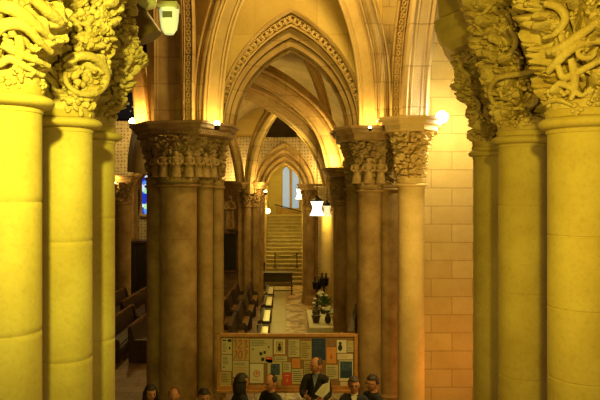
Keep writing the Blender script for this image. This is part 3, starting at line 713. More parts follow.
for Y, nm in ((16.7, 'nearest'), (18.6, 'second'), (20.5, 'third'), (22.4, 'farthest')):
    pew(f'wide brown bench behind the board, {nm} bench of the outer file', -1.95+(Y-17)*.03, Y, R(-90), 1.75, W_DARK, W_SEAT, group='benches left of the aisle', d=.36)
    pew(f'narrow dark bench behind the board, {nm} bench of the middle file', -1.36+(Y-17)*.02, Y, R(-90), 1.75, W_DARK, W_SEAT, group='benches left of the aisle', d=.16)
for Y, nm in ((17.1, 'nearest'), (19.5, 'second'), (22.0, 'third'), (24.3, 'farthest')):
    pew(f'narrow bench beside the aisle, seat tinted pale as reflected light, {nm} of the file', -.72, Y, R(-90), 1.9, W_DARK, M_SHEEN, group='pale benches beside the aisle', h=.5, d=.2)
# long seats of the file: their pale colour stands for reflected light
# long dark table before stairs
t = thing('long_bench', (PX(277, 26), 26.3, FLOOR), 'long dark kneeling bench across the foot of the staircase', 'bench')
x0, x1 = PX(261, 26.2), PX(293, 26.2)
obj('top', box(B(), x0, x1, 26.1, 26.5, FLOOR+.86, FLOOR+.92, bev=.01), W_DARK, t)
obj('front_panel', box(B(), x0+.05, x1-.05, 26.2, 26.24, FLOOR+.5, FLOOR+.86), W_DARK, t)
obj('seat', box(B(), x0, x1, 25.75, 26.1, FLOOR+.38, FLOOR+.43, bev=.01), W_DARK, t)
for s in (x0+.03, x1-.09):
    for y in (25.78, 26.4): obj('leg', box(B(), s, s+.06, y, y+.06, FLOOR, FLOOR+(.38 if y < 26 else .86)), W_DARK, t)
obj('stretcher', box(B(), x0, x1, 26.0, 26.04, FLOOR+.12, FLOOR+.17), W_DARK, t)

# ---------------------------------------------------------------- flowers and candle stands right of the aisle
t = thing('low_altar_table', (1.0, 18.8, FLOOR), 'low table under a white cloth holding flowers, right of the aisle', 'table')
obj('tabletop', box(B(), .72, 1.42, 17.7, 20.3, FLOOR+.42, FLOOR+.47), W_DARK, t)
for x in (.76, 1.36):
    for y in (17.75, 20.2): obj('leg', box(B(), x, x+.05, y, y+.05, FLOOR, FLOOR+.42), W_DARK, t)
tag(obj('altar_cloth', (lambda b: (box(b, .70, 1.44, 17.68, 20.32, FLOOR+.472, FLOOR+.48), box(b, .695, .702, 17.68, 20.32, FLOOR+.15, FLOOR+.48), box(b, .70, 1.44, 17.672, 17.68, FLOOR+.15, FLOOR+.48), b)[-1])(B()), M_CLOTH), 'white cloth covering the low table beside the aisle', 'tablecloth')
def bouquet(label, x, y, z, r, rr):
    t = thing('flower_vase', (x, y, z), label, 'flowers', 'white bouquets')
    obj('vase', lathe(B(), x, y, [(.06, z), (.10, z+.08), (.09, z+.18), (.05, z+.24), (.07, z+.27)], 18), M_POT, t, True)
    b = B()
    for k in range(46):
        a = rr.uniform(0, 2*PI); el = rr.uniform(.1, 1.4); d = Vector((math.cos(a)*math.cos(el), math.sin(a)*math.cos(el), math.sin(el)))
        base = Vector((x, y, z+.28)); tip = base+d*r*rr.uniform(.7, 1.15); W = d.cross(Vector((0, 0, 1))).normalized()*.03
        m_ = base.lerp(tip, .55)+Vector((0, 0, .03))
        v = [b.verts.new(q) for q in (base, m_+W, tip, m_-W)]; b.faces.new(v[:3]); b.faces.new((v[0], v[2], v[3]))
    obj('foliage', b, M_LEAF, t)
    for k in range(11):
        a = rr.uniform(0, 2*PI); el = rr.uniform(.2, 1.4); d = Vector((math.cos(a)*math.cos(el), math.sin(a)*math.cos(el), math.sin(el)))
        c = Vector((x, y, z+.3))+d*r*rr.uniform(.75, 1.0); b = B()
        for j in range(5):
            aa = j*2*PI/5; blob(b, c+Vector((math.cos(aa)*.035, math.sin(aa)*.035, 0)), .034, (1, 1, .7), 1)
        blob(b, c+Vector((0, 0, .02)), .025, sub=1)
        obj('blossom', b, M_PETAL, t, True)
rr = random.Random(5)
bouquet('larger bouquet of white flowers and green leaves on the cloth beside the dark pier', 1.22, 19.7, FLOOR+.48, .42, rr)
bouquet('lower spray of white flowers nearer the viewer on the white cloth', 1.28, 18.3, FLOOR+.48, .24, rr)
for i, (x, y, s, lab) in enumerate(((.92, 18.35, 1, 'small dark purple flower pot on the white cloth, nearest the viewer'), (.95, 18.9, .85, 'small dark purple flower pot on the white cloth, behind the nearest one'))):
    t = thing('flower_pot', (x, y, FLOOR+.48), lab, 'pot', 'dark flower pots')
    obj('pot', lathe(B(), x, y, [(.09*s, FLOOR+.48), (.13*s, FLOOR+.66), (.145*s, FLOOR+.68), (.145*s, FLOOR+.71), (.1*s, FLOOR+.70)], 20), M_POT, t, True)
    b = B()
    for k in range(20):
        a = rr.uniform(0, 2*PI); blob(b, Vector((x+math.cos(a)*.09*s, y+math.sin(a)*.09*s, FLOOR+.75+rr.uniform(0, .12))), .045*s, (1, 1, .6), 1)
    obj('plant', b, M_POT, t, True)
for i, (px, Y, h, lab) in enumerate(((317, 20.75, 1.55, 'left dark iron candle stand beside the white flowers'), (324, 20.55, 1.7, 'right dark iron candle stand beside the white flowers'))):
    x = PX(px, Y); t = thing('candle_stand', (x, Y, FLOOR), lab, 'candle stand', 'iron candle stands')
    obj('base', lathe(B(), x, Y, [(.2, FLOOR), (.19, FLOOR+.04), (.06, FLOOR+.09), (.03, FLOOR+.15)], 20), M_BLACK, t, True)
    obj('pole', lathe(B(), x, Y, [(.03, FLOOR+.12), (.03, FLOOR+.5), (.06, FLOOR+.55), (.03, FLOOR+.6), (.03, FLOOR+h-.45)], 14), M_BLACK, t, True)
    obj('tray', lathe(B(), x, Y, [(.04, FLOOR+h-.5), (.15, FLOOR+h-.42), (.17, FLOOR+h-.2), (.19, FLOOR+h-.18), (.05, FLOOR+h-.2)], 20), M_BLACK, t, True)
    for k in range(4):
        a = k*PI/2+.4; obj('candle', lathe(B(), x+.1*math.cos(a), Y+.1*math.sin(a), [(.018, FLOOR+h-.2), (.018, FLOOR+h-.02), (.003, FLOOR+h)], 8), M_BLACK, t, True)
# leaning framed panel by the dark pier
t = thing('leaning_panel', (PX(352, 12), 12, FLOOR), 'dark leaning panel on an easel against the pier, above the board\'s right end', 'easel')
def quad(bm, pts, thick):
    a = [bm.verts.new(p) for p in pts]; n = (pts[1]-pts[0]).cross(pts[2]-pts[0]).normalized()*thick
    c = [bm.verts.new(p+n) for p in pts]; bm.faces.new(a); bm.faces.new(c)
    k = len(a)
    for i in range(k): bm.faces.new((a[i], a[(i+1) % k], c[(i+1) % k], c[i]))
obj('panel', (lambda b: (quad(b, [P(347, 332, 12.0), P(353, 332, 12.0), P(358, 304, 12.25), P(355, 304, 12.25)], .03), b)[-1])(B()), W_DARK, t)
obj('leg', tubef(B(), [P(347, 332, 12.0), Vector((PX(345, 11.9), 11.9, FLOOR))], .02, 8), W_DARK, t)
obj('leg', tubef(B(), [P(353, 332, 12.0), Vector((PX(353, 11.9), 11.9, FLOOR))], .02, 8), W_DARK, t)
obj('leg', tubef(B(), [P(356, 306, 12.28), Vector((PX(356, 12.3), 12.33, FLOOR))], .02, 8), W_DARK, t)

# ---------------------------------------------------------------- notice board
YN = 11.0
nb = thing('notice_board', (.02, YN, FLOOR), 'wide pine framed cork notice board standing at the aisle entrance', 'notice board')
x0, x1, zt, zb = PX(217, YN), PX(357.5, YN), PZ(333.5, YN), PZ(389, YN)
obj('cork_panel', box(B(), x0+.04, x1-.04, YN+.01, YN+.035, zb+.03, zt-.03), W_CORK, nb)
for nm, a in (('frame_rail', (x0, x1, zt-.055, zt)), ('frame_rail', (x0, x1, zb, zb+.06)), ('frame_stile', (x0, x0+.06, zb, zt)), ('frame_stile', (x1-.06, x1, zb, zt))):
    dy = .004 if nm == 'frame_stile' else 0
    obj(nm, box(B(), a[0], a[1], YN-.03+dy, YN+.05-dy, a[2], a[3], bev=.006), W_PINE, nb)
obj('ledge', box(B(), x0, x1, YN-.1, YN+.05, zb-.04, zb, bev=.006), W_PINE, nb)
for xx in (x0+.1, x1-.16):
    obj('leg', box(B(), xx, xx+.06, YN+.0, YN+.06, FLOOR, zb-.04), W_PINE, nb)
    obj('foot', box(B(), xx-.01, xx+.07, YN-.3, YN+.4, FLOOR, FLOOR+.05, bev=.01), W_PINE, nb)
YP = YN+.006
def sheet(label, a, mat, marks=(), cat='notice', layer=0, name='notice_sheet'):
    px0, py0, px1, py1 = a; y = YP-.006*layer
    X0, X1, Z1, Z0 = PX(px0, YN), PX(px1, YN), PZ(py0, YN), PZ(py1, YN)
    t = thing(name, ((X0+X1)/2, y, Z0), label, cat)
    obj('paper', box(B(), X0, X1, y-.002, y, Z0, Z1), mat, t)
    W, H = X1-X0, Z1-Z0
    for mk in marks:
        kind, m = mk[0], mk[1]; b = B()
        if kind == 'lines':
            _, m, u0, v0, u1, v1, n = mk; rl = random.Random(int(px0*7+n))
            for k in range(n):
                z = Z1-H*(v0+(v1-v0)*(k+.5)/n); th = H*(v1-v0)/n*.13
                box(b, X0+W*u0, X0+W*(u0+(u1-u0)*rl.uniform(.6, 1)), y-.003, y-.002, z-th, z+th)
            obj('printed_text', b, m, t)
        elif kind == 'rect':
            _, m, u0, v0, u1, v1 = mk
            box(b, X0+W*u0, X0+W*u1, y-.0035, y-.002, Z1-H*v1, Z1-H*v0); obj('printed_picture', b, m, t)
        elif kind == 'ring':
            _, m, u, v, r = mk; c = Vector((X0+W*u, y-.003, Z1-H*v))
            tubef(b, [c+Vector((r*math.cos(k*PI/12), 0, r*math.sin(k*PI/12))) for k in range(25)], r*.13, 6)
            box(b, c.x-r*.1, c.x+r*.1, y-.0055, y-.003, c.z-r*.6, c.z+r*.6); box(b, c.x-r*.5, c.x+r*.5, y-.005, y-.003, c.z-r*.1, c.z+r*.1)
            obj('printed_symbol', b, m, t)
        elif kind == 'strokes':
            _, m, strokes, r = mk
            for s in strokes: tubef(b, smoothpath([Vector((X0+W*u, y-.003, Z1-H*v)) for u, v in s], 5), r, 6)
            obj('printed_numerals', b, m, t)
        elif kind == 'figure':
            _, m, u, v, s = mk; c = Vector((X0+W*u, y-.003, Z1-H*v))
            blob(b, c+Vector((0, 0, s*.7)), s*.35, (1, .05, 1.1), 2); blob(b, c-Vector((0, 0, s*.3)), s*.7, (.75, .05, 1.1), 2)
            obj('printed_figure', b, m, t)
        b = None
    return t
sheet('narrow cream notice with black emblems, top left corner of the board', (221.5, 338.5, 232, 354), M_CREAM, [('rect', M_INK, .1, .08, .45, .16), ('rect', M_INK, .6, .05, .95, .22), ('rect', M_INK, .7, .55, .85, .7), ('lines', M_INK, .1, .3, .6, .9, 5)])
sheet('narrow cream notice at the left edge of the board, below the corner one', (221.5, 355, 232, 371), M_CREAM, [('lines', M_INK, .1, .1, .7, .6, 6), ('rect', M_INK, .15, .72, .3, .8)])
sheet('cream leaflet at the bottom left corner of the board', (220, 372, 231, 387), M_OCHRE, [('lines', M_INK, .1, .1, .9, .7, 5)])
N12 = [[(.08, .1), (.2, .06), (.2, .42)], [(.36, .12), (.5, .06), (.55, .2), (.34, .42), (.58, .42)], [(.72, .08), (.9, .1), (.8, .24), (.93, .34), (.7, .44)],
       [(.1, .58), (.25, .54), (.22, .75), (.08, .92)], [(.38, .62), (.5, .54), (.6, .66), (.5, .9), (.36, .8), (.4, .62)], [(.72, .55), (.9, .55), (.76, .93)]]
sheet('cream poster covered in large rust coloured looping numerals, upper left', (233, 338.5, 249, 360.5), M_OCHRE, [('strokes', M_INKO, N12, .012)])
sheet('cream typed sheet below the rust numeral poster', (233, 361, 248.7, 377), M_CREAM, [('lines', M_INK, .1, .1, .9, .3, 2), ('lines', M_INKO, .1, .35, .9, .9, 5)])
sheet('wide cream chart with small black drawings and dots, upper middle left', (250, 339, 272.5, 363), M_CREAM, [('lines', M_INK, .05, .04, .95, .3, 4), ('rect', M_INK, .42, .55, .55, .68), ('rect', M_INK, .6, .5, .7, .62), ('rect', M_INK, .5, .78, .64, .92), ('rect', M_INK, .8, .3, .86, .38), ('rect', M_INK, .1, .4, .16, .47)])
sheet('white framed picture of a dark standing figure, top middle of the board', (274, 339.5, 285, 355), M_WHITE, [('rect', M_INKO, 0, .94, 1, 1), ('rect', M_OCHRE, .15, .1, .85, .85), ('figure', M_INK, .5, .5, .07)], 'picture', name='pinned_picture')
sheet('small red slip pinned beneath the cream chart', (266, 357, 272, 359.5), M_RED, [('lines', M_WHITE, .1, .2, .9, .8, 1)], layer=1)
sheet('white sheet bearing a red ringed symbol, lower left middle', (250, 364, 263.5, 383), M_WHITE, [('ring', M_RED, .5, .5, .055), ('lines', M_INKO, .15, .78, .85, .92, 2)])
sheet('pale poster with a dark blue photograph in the lower middle left', (267.5, 362, 282, 380), M_CREAM, [('rect', M_PHOTO, .22, .1, .85, .72), ('lines', M_INK, .2, .78, .85, .92, 2)])
sheet('small bright red leaflet low in the middle of the board', (283, 373, 291.5, 385), M_RED, [('lines', M_WHITE, .2, .15, .8, .3, 1), ('figure', M_ORANGE, .5, .6, .04)])
sheet('large cream typed sheet at the top centre of the board', (288.5, 339.5, 299.5, 357), M_CREAM, [('lines', M_INK, .1, .08, .9, .9, 9)])
sheet('cream typed sheet touching the left side of the navy poster', (300.5, 341, 311.5, 360), M_OCHRE, [('lines', M_INK, .1, .08, .9, .9, 9)])
sheet('small orange square notice under the top centre sheets', (292, 358.5, 300, 368), M_ORANGE, [('lines', M_RED, .15, .2, .85, .8, 3)], layer=1)
sheet('cream sheet left of the standing man\'s head, below the orange square', (292, 369, 303, 384), M_CREAM, [('lines', M_INK, .1, .1, .9, .9, 6)])
sheet('tall navy blue poster above the standing man', (312, 338.5, 325.5, 360), M_BLUE, [('lines', M_PHOTO, .15, .1, .85, .5, 4)], 'poster', name='poster')
sheet('ochre orange flyer right of the navy poster', (326.5, 347.5, 336, 363.5), M_ORANGE, [('figure', M_INKO, .5, .55, .05), ('lines', M_INKO, .1, .08, .9, .2, 1)])
sheet('cream sheet behind the standing man\'s shoulder on the right', (326, 365, 338, 379), M_CREAM, [('lines', M_INK, .1, .1, .9, .9, 6)])
sheet('white page with a dark portrait, top right of the board', (336.8, 340, 346.5, 353), M_WHITE, [('figure', M_INK, .35, .5, .08)], 'picture', name='pinned_picture')
sheet('small white card in the top right corner of the board', (347.5, 341, 354, 352), M_CREAM, [('rect', M_OCHRE, .1, .1, .9, .45), ('lines', M_INK, .1, .55, .9, .9, 3)])
sheet('low wide cream caption strip over the blue landscape poster', (337.5, 354, 353, 359.5), M_WHITE, [('lines', M_INKO, .1, .2, .9, .8, 2)])
sheet('white bordered poster with a dark blue landscape photograph, right side', (339.3, 360.5, 353, 381), M_WHITE, [('rect', M_PHOTO, .06, .04, .94, .5), ('rect', M_BLUE, .06, .5, .94, .86)], 'poster', name='poster')
sheet('white leaflet below the blue landscape poster', (340.5, 382, 352, 388), M_WHITE, [('lines', M_INKO, .1, .2, .9, .8, 3)])
sheet('orange brown strip notice along the bottom left of the board', (233, 379, 248, 387), M_OCHRE, [('lines', M_INKO, .1, .15, .9, .85, 3)])

sheet('pale strip notice along the bottom of the board, under the blue photograph poster', (264, 380.5, 281, 387.5), M_OCHRE, [('lines', M_INK, .1, .15, .9, .85, 2)])
sheet('cream sheet between the ringed symbol notice and the framed figure picture', (265.5, 357, 273.5, 362), M_CREAM)
sheet('cream sheet under the framed picture of the standing figure', (274.5, 356, 287, 361.5), M_CREAM, [('lines', M_INK, .1, .2, .9, .8, 2)])
sheet('tall cream sheet below the left typed sheets, right of the blue photograph poster', (283, 362.5, 291, 372.5), M_CREAM, [('lines', M_INK, .1, .1, .9, .8, 4)])
sheet('yellowed sheet hidden partly behind the standing man, left of his shoulder', (304, 361, 312, 384), M_OCHRE, [('lines', M_INK, .1, .1, .9, .8, 8)])
# ---------------------------------------------------------------- lamps
def bulb(name, label, p, r, col, s, watt, lcol, housing='cup', lp=None, group=None, size=.05, aim=None):
    s *= .4
    t = thing(name, p, label, 'lamp', group)
    b = B(); blob(b, p, r, sub=3); obj('bulb', b, glow('lamp glow '+label[:20], col, s), t, True)
    if housing == 'cup':
        obj('lamp_holder', lathe(B(), p.x, p.y, [(r*.6, p.z-r*2.2), (r*.9, p.z-r*2), (r*1.05, p.z-r*.6), (r*.9, p.z-r*.5)], 16), M_BLACK, t, True)
    ld = bpy.data.lights.new('light', 'POINT'); ld.energy = watt; ld.color = lcol; ld.shadow_soft_size = size
    lo = bpy.data.objects.new('light', ld); COL.objects.link(lo); lo.location = lp or p+Vector((0, -.02, r*1.6+size)); 
    return t
WARM = (1.0, .66, .17); YEL = (1.0, .76, .13)
bulb('spot_lamp', 'small glowing uplight on the ledge of the broad left pier', P(217, 123.5, 11.35), .055, (1, .9, .5), 25, 7, WARM, lp=P(212.5, 119, 11.72), size=.03)
bulb('spot_lamp', 'small uplight at the foot of the bright rib above the right pier', P(370, 127.5, 11.3), .03, (1, .9, .5), 8, 7, WARM, lp=P(370.5, 120, 11.72), size=.03)
bulb('spot_lamp', 'brightest white lamp beside the golden column, in front of the ashlar wall', P(442, 117, 11.2), .11, (1, .97, .8), 60, 48, (1, .80, .30), lp=P(452, 120, 11.4), size=.1, housing='none')
bulb('spot_lamp', 'glowing lamp beside the blue round window in the side aisle', P(132.5, 121.5, 12.5), .07, (1, .92, .6), 20, 16, (1, .56, .13), lp=P(137, 119, 12.2), size=.06)
ax = bpy.data.lights.new('aisle_light', 'POINT'); ax.energy = 130; ax.color = WARM; ax.shadow_soft_size = .15; ao = bpy.data.objects.new('aisle_light', ax); COL.objects.link(ao); ao.location = P(134, 125, 23)
bulb('spot_lamp', 'left of the two tiny uplights on the far left pier', P(247, 185, 23.5), .05, (1, .9, .5), 12, 34, WARM, lp=P(240, 178, 27.2))
bulb('spot_lamp', 'reddish bulb at the right corner of the far left pier capital', P(265.5, 191.5, 23.1), .06, (1, .6, .25), 10, 20, WARM, lp=P(266, 187, 23.0))
bulb('spot_lamp', 'uplight hidden beside the far right pier capital under the glowing vault', P(331, 190, 22.5), .05, (1, .9, .5), 10, 50, WARM, lp=P(327, 172, 26.8))
bulb('spot_lamp', 'glowing lamp on the left wall of the stairwell', P(267.5, 211, 29.6), .13, (1, .93, .35), 16, 50, YEL, lp=P(271, 205, 29.3), size=.1, housing='none')
bulb('spot_lamp', 'small low lamp on the side aisle wall behind the near left column', P(115, 183, 22.5), .04, (1, .8, .4), 8, 6, WARM)
bulb('spot_lamp', 'small uplight on the dark pier capital right of the aisle, under the diagonal ribs', P(338, 168.5, 16.9), .03, (1, .9, .5), 8, 60, WARM, lp=P(329, 166, 17.6))  # lamp added to brighten the aisle vault ribs
bulb('spot_lamp', 'right of the two tiny uplights on the far left pier', P(256, 185, 23.4), .05, (1, .9, .5), 12, 14, WARM)
def lantern(label, px, py, Y, w, h, s, ztop, watt):
    p = P(px, py, Y); t = thing('hanging_lantern', p, label, 'lantern', 'hanging lanterns')
    pf = []
    for k in range(9):
        u = k/8; pf.append((w/2*(1.1-.35*math.sin(PI*u)*1.0-.15*u), p.z-h/2+h*u))
    obj('lamp_shade', lathe(B(), p.x, p.y, pf, 6, caps=False), glow('lantern glass '+label[:12], (1, .93, .62), s), t)
    obj('cap', lathe(B(), p.x, p.y, [(w*.42, p.z+h/2), (w*.5, p.z+h/2+.04), (w*.15, p.z+h*.5+.12), (.02, p.z+h*.5+.2)], 12), M_BLACK, t, True)
    obj('hanging_rod', tubef(B(), [Vector((p.x, p.y, p.z+h/2+.15)), Vector((p.x, p.y, ztop))], .012, 6), M_BLACK, t)
    ld = bpy.data.lights.new('light', 'POINT'); ld.energy = watt; ld.color = YEL; ld.shadow_soft_size = .12
    lo = bpy.data.objects.new('light', ld); COL.objects.link(lo); lo.location = (p.x, p.y-.02, p.z-h*.5-.1)
    return t
lantern('bright white flared glass lantern hanging right of the aisle', 317, 208.5, 19, .42, .44, 2.2, 1.4, 8)
lantern('smaller white lantern hanging in front of the staircase opening', 300.5-.5, 194, 26.5, .36, .44, 1.8, 2.2, 8)
lantern('dim yellow glass lantern behind the bright one, beside the lit column', 327, 211, 20.5, .30, .36, .2, 1.5, 9)
# floodlight by the near left capital
t = thing('floodlight', P(168, 13, 5.2), 'pale green floodlight housing hanging beside the near left capital', 'floodlight')
c = P(168, 13, 5.2)
b = B(); box(b, c.x-.09, c.x+.09, c.y-.06, c.y+.1, c.z+.02, c.z+.09, bev=.015); obj('housing', b, M_GREY, t, True)
obj('lamp_shade', lathe(B(), c.x+.01, c.y, [(.001, c.z-.19), (.04, c.z-.183), (.068, c.z-.14), (.08, c.z-.06), (.085, c.z+.03)], 20, caps=False), glow('lit frosted glass', (.75, .82, .35), .25), t, True)
obj('grille', box(B(), c.x-.03, c.x+.05, c.y-.092, c.y-.07, c.z-.06, c.z-.01), plain('grey slot', (.2, .22, .16)), t)
obj('arm', tubef(B(), [c+Vector((-.08, 0, .06)), c+Vector((-.24, -.1, .09)), c+Vector((-.5, -.5, .1))], .02, 8), M_BLACK, t)
# dark bracket shade left of it
t = thing('spot_lamp', P(142, 14, 4.6), 'dark brown lamp housing hanging beside the near left capital, left of the pale floodlight', 'lamp')
b = B(); sweep(b, smoothpath([P(132, 8, 4.6), P(141, 22, 4.6), P(150, 38, 4.6)], 4), [(.10*math.cos(k*PI/8), .10*math.sin(k*PI/8)) for k in range(16)], Vector((0, -1, 0)), lambda u: .75+.25*u)
obj('housing', b, plain('brown lamp metal', (.12, .075, .03), .5), t, True)
b = B(); blob(b, P(146, 3, 4.6), .075, (1.2, 1, .7), 2); obj('bracket', b, M_GREY, t, True)

# ---------------------------------------------------------------- people
def head_mesh(bm, c, face, tilt=0, s=1.0):
    """ovoid head with brow, nose, jaw, mouth, ears; face = direction angle in plan"""
    Mx = Matrix.Translation(c) @ Matrix.Rotation(face, 4, 'Z') @ Matrix.Rotation(tilt, 4, 'Y')
    t2 = bmesh.new(); bmesh.ops.create_uvsphere(t2, u_segments=40, v_segments=32, radius=1)
    for v in t2.verts:
        x, y, z = v.co
        X = x*.098; Yy = y*.076; Z = z*.118
        if z < 0: X *= 1-.12*z*z; Yy *= 1-.38*z*z; X += .012*(-z)*(x > 0)
        if x < 0: X *= 1.05
        g = math.exp
        if x > 0:
            X += .026*g(-((z+.12)/.16)**2-(y/.17)**2)                      # nose
            X += .008*g(-((z-.22)/.08)**2-(y/.5)**2)                       # brow
            X -= .013*(g(-((z-.05)/.11)**2-((y-.40)/.2)**2)+g(-((z-.05)/.11)**2-((y+.40)/.2)**2))
            X += .007*g(-((z+.47)/.06)**2-(y/.3)**2)-.005*g(-((z+.53)/.03)**2-(y/.3)**2)+.006*g(-((z+.6)/.05)**2-(y/.25)**2)
            X += .010*g(-((z+.88)/.14)**2-(y/.35)**2)
        v.co = Vector((X, Yy, Z))*s
    for s2 in (-1, 1):
        bmesh.ops.create_icosphere(t2, subdivisions=2, radius=1, matrix=Matrix.Translation((-.005*s, s2*.078*s, -.005*s)) @ Matrix.Diagonal((.018*s, .010*s, .032*s, 1)))
    me = bpy.data.meshes.new('tmp'); t2.to_mesh(me); t2.free(); me.transform(Mx); bm.from_mesh(me); bpy.data.meshes.remove(me)
def skin_to(bm, chains, sub=2):
    """chains: list of [(point, radius), ...]; first point of the first chain is the root; shared points are merged"""
    vs, es, rs, roots = [], [], [], set()
    def idx(p, r):
        for i, q in enumerate(vs):
            if (q-p).length < 1e-5: return i
        vs.append(p); rs.append(r); return len(vs)-1
    for ch in chains:
        prev = None
        for p, r in ch:
            n0 = len(vs); i = idx(Vector(p), r)
            if prev is None and i == n0: roots.add(i)
            if prev is not None and prev != i: es.append((prev, i))
            prev = i
    me = bpy.data.meshes.new('tmp'); me.from_pydata(vs, es, []); o = bpy.data.objects.new('tmp', me); COL.objects.link(o)
    md = o.modifiers.new('s', 'SKIN'); md.use_smooth_shade = True
    lay = me.skin_vertices[0].data if me.skin_vertices else None
    for i, r in enumerate(rs):
        rr_ = r if isinstance(r, tuple) else (r, r)
        me.skin_vertices[0].data[i].radius = rr_; me.skin_vertices[0].data[i].use_root = (i in roots)
    s = o.modifiers.new('d', 'SUBSURF'); s.levels = sub; s.render_levels = sub
    dg = bpy.context.evaluated_depsgraph_get(); ev = o.evaluated_get(dg); m2 = bpy.data.meshes.new_from_object(ev)
    bm.from_mesh(m2); bpy.data.objects.remove(o); bpy.data.meshes.remove(m2)
def remeshed(name, bm, mat, parent, voxel=.0066):
    me = bpy.data.meshes.new('tmp'); bm.to_mesh(me); bm.free(); o = bpy.data.objects.new('tmp', me); COL.objects.link(o)
    md = o.modifiers.new('r', 'REMESH'); md.mode = 'VOXEL'; md.voxel_size = voxel; md.use_smooth_shade = True
    dg = bpy.context.evaluated_depsgraph_get(); m2 = bpy.data.meshes.new_from_object(o.evaluated_get(dg)); bpy.data.objects.remove(o); bpy.data.meshes.remove(me)
    m2.materials.clear(); m2.materials.append(mat); m2.name = name
    for p in m2.polygons: p.use_smooth = True
    return link(name, m2, mat, parent)
def hand_chains(w, d, up, s=1, curl=.5):
    """palm from wrist w along d; palm normal up"""
    d = d.normalized(); side = d.cross(up).normalized(); up = side.cross(d).normalized(); out = []
    palm = w+d*.055
    out.append([(w, .026), (w+d*.03, .03), (palm, (.034))])
    for k, ln in zip((-1.5, -.5, .5, 1.5), (.065, .078, .072, .055)):
        b0 = palm+side*k*.019; dd = d+side*k*.05
        p1 = b0+dd*.03; p2 = p1+(dd*(1-curl*.4)-up*curl)*ln*.45; p3 = p2+(dd*(1-curl)-up*curl*1.4)*ln*.4
        out.append([(b0, .011), (p1, .010), (p2, .0098), (p3, .009)])
    th = w+d*.02+side*s*.025
    out.append([(th, .012), (th+(side*s+d*.7)*.025, .0115), (th+(side*s*.8+d*1.6-up*.4)*.035, .009)])
    return out
def person(label, px, ytop, Y, pose, face, tilt=0, coat=None, hair='short', hairm=None, shirt=None, group=None, height=None, trunk_face=None, lean=0, glasses=False, hold=False):
    ztop = PZ(ytop, Y); x = PX(px, Y); hz = ztop-.13
    t = thing('person', (x, Y, FLOOR), label, 'person', group)
    tf = trunk_face if trunk_face is not None else face
    fd = Vector((math.cos(tf), math.sin(tf), 0)); sd = Vector((-math.sin(tf), math.cos(tf), 0)); up = Vector((0, 0, 1))
    hc = Vector((x, Y, hz))
    neck = hc+Vector((0, 0, -.125))-fd*.02; chest = neck-up*.24-fd*(.02+lean*.4)
    chest2 = chest-up*.2-fd*lean*.3
    if pose == 'stand': pelvis = Vector((chest2.x, chest2.y, FLOOR+.95))
    else: pelvis = Vector((chest2.x, chest2.y, FLOOR+.55))-fd*lean*.4
    k = Vector((0, 0, 0))
    chains = [[(pelvis, (.15, .12)), (pelvis.lerp(chest, .5), (.14, .11)), (chest, (.16, .115)), (neck-up*.08, (.10, .08)), (neck, .057), (neck+up*.07, .055)]]
    arms, legs, hands = [], [], []
    for s in (-1, 1):
        sh = neck-up*.10+sd*s*.185
        if hold: el = sh-up*.27+sd*s*.06+fd*.05; wr = el+fd*.19-sd*s*.12+up*(.0 if s < 0 else -.02)
        elif pose == 'stand': el = sh-up*.29+sd*s*.05; wr = el-up*.22+fd*.08
        else: el = sh-up*.27+sd*s*.05+fd*.06; wr = el+fd*.2-up*.08-sd*s*.08
        arms.append([(neck-up*.12, .07), (sh, .062), (el, .046), (wr, .03)])
        hands += hand_chains(wr, (wr-el).normalized(), up if not hold else sd*s, s, .6)
        hip = pelvis+sd*s*.09
        if pose == 'stand': kn = Vector((hip.x, hip.y, FLOOR+.5))+fd*.02; an = Vector((hip.x, hip.y, FLOOR+.09)); 
        else: kn = Vector((hip.x, hip.y, FLOOR+.52))+fd*.42+sd*s*.04; an = Vector((kn.x, kn.y, FLOOR+.09))-fd*.02
        legs.append([(pelvis, (.15, .12)), (hip-up*.02, .09), (kn, .062), (an, .042), (an+fd*.12-up*.05, .035)])
    b = B(); skin_to(b, chains+arms+legs)
    for h_ in hands:
        t3 = [h_]; skin_to(b, t3, 1)
    tubef(b, [neck-up*.04, neck+up*.03, hc-up*.06], .055, 14)
    head_mesh(b, hc, face, tilt, 1.12)
    remeshed('body', b, M_SKIN, t)
    # clothes: grown over the same skeleton
    fat = lambda r, d: tuple(q+d for q in r) if isinstance(r, tuple) else r+d
    b = B()
    jc = [[(pelvis-up*(.12 if pose == 'stand' else .02), (.18, .16)), (pelvis.lerp(chest, .5), (.16, .135)), (chest, (.182, .135)), (neck-up*.07, (.12, .095)), (neck+up*.0, (.072, .07))]]
    ja = [[(neck-up*.12, .088)]+[(p, fat(r, .017)) for p, r in a[1:-1]]+[(a[-1][0].lerp(a[-2][0], .08), .042)] for a in arms]
    skin_to(b, jc+ja); remeshed('jacket', b, coat, t, .014)
    b = B(); skin_to(b, [[(p, fat(r, .014)) for p, r in l[:-1]] for l in legs]); remeshed('trousers', b, M_BROWNC, t, .016)
    for l in legs:
        b = B(); skin_to(b, [[(l[-2][0]-up*.04-fd*.03, .045), (l[-1][0]-fd*.02, .042), (l[-1][0]+fd*.06, .036)]]); obj('shoe', b, M_BLACK, t, True)
    if shirt:
        b = B(); c = neck-up*.10+fd*.088
        v = [b.verts.new(q) for q in (neck-up*.035+fd*.05+sd*.05, neck-up*.035+fd*.05-sd*.05, c-up*.12+fd*.045)]
        v2 = [b.verts.new(q.co+fd*.03) for q in v]; b.faces.new(v); b.faces.new(v2)
        for i in range(3): b.faces.new((v[i], v[(i+1) % 3], v2[(i+1) % 3], v2[i]))
        obj('shirt', b, shirt, t)
        b = B(); lathe(b, neck.x, neck.y, [(.068, neck.z-.05), (.066, neck.z-.01), (.061, neck.z-.01), (.06, neck.z-.05)], 20); obj('collar', b, shirt, t, True)
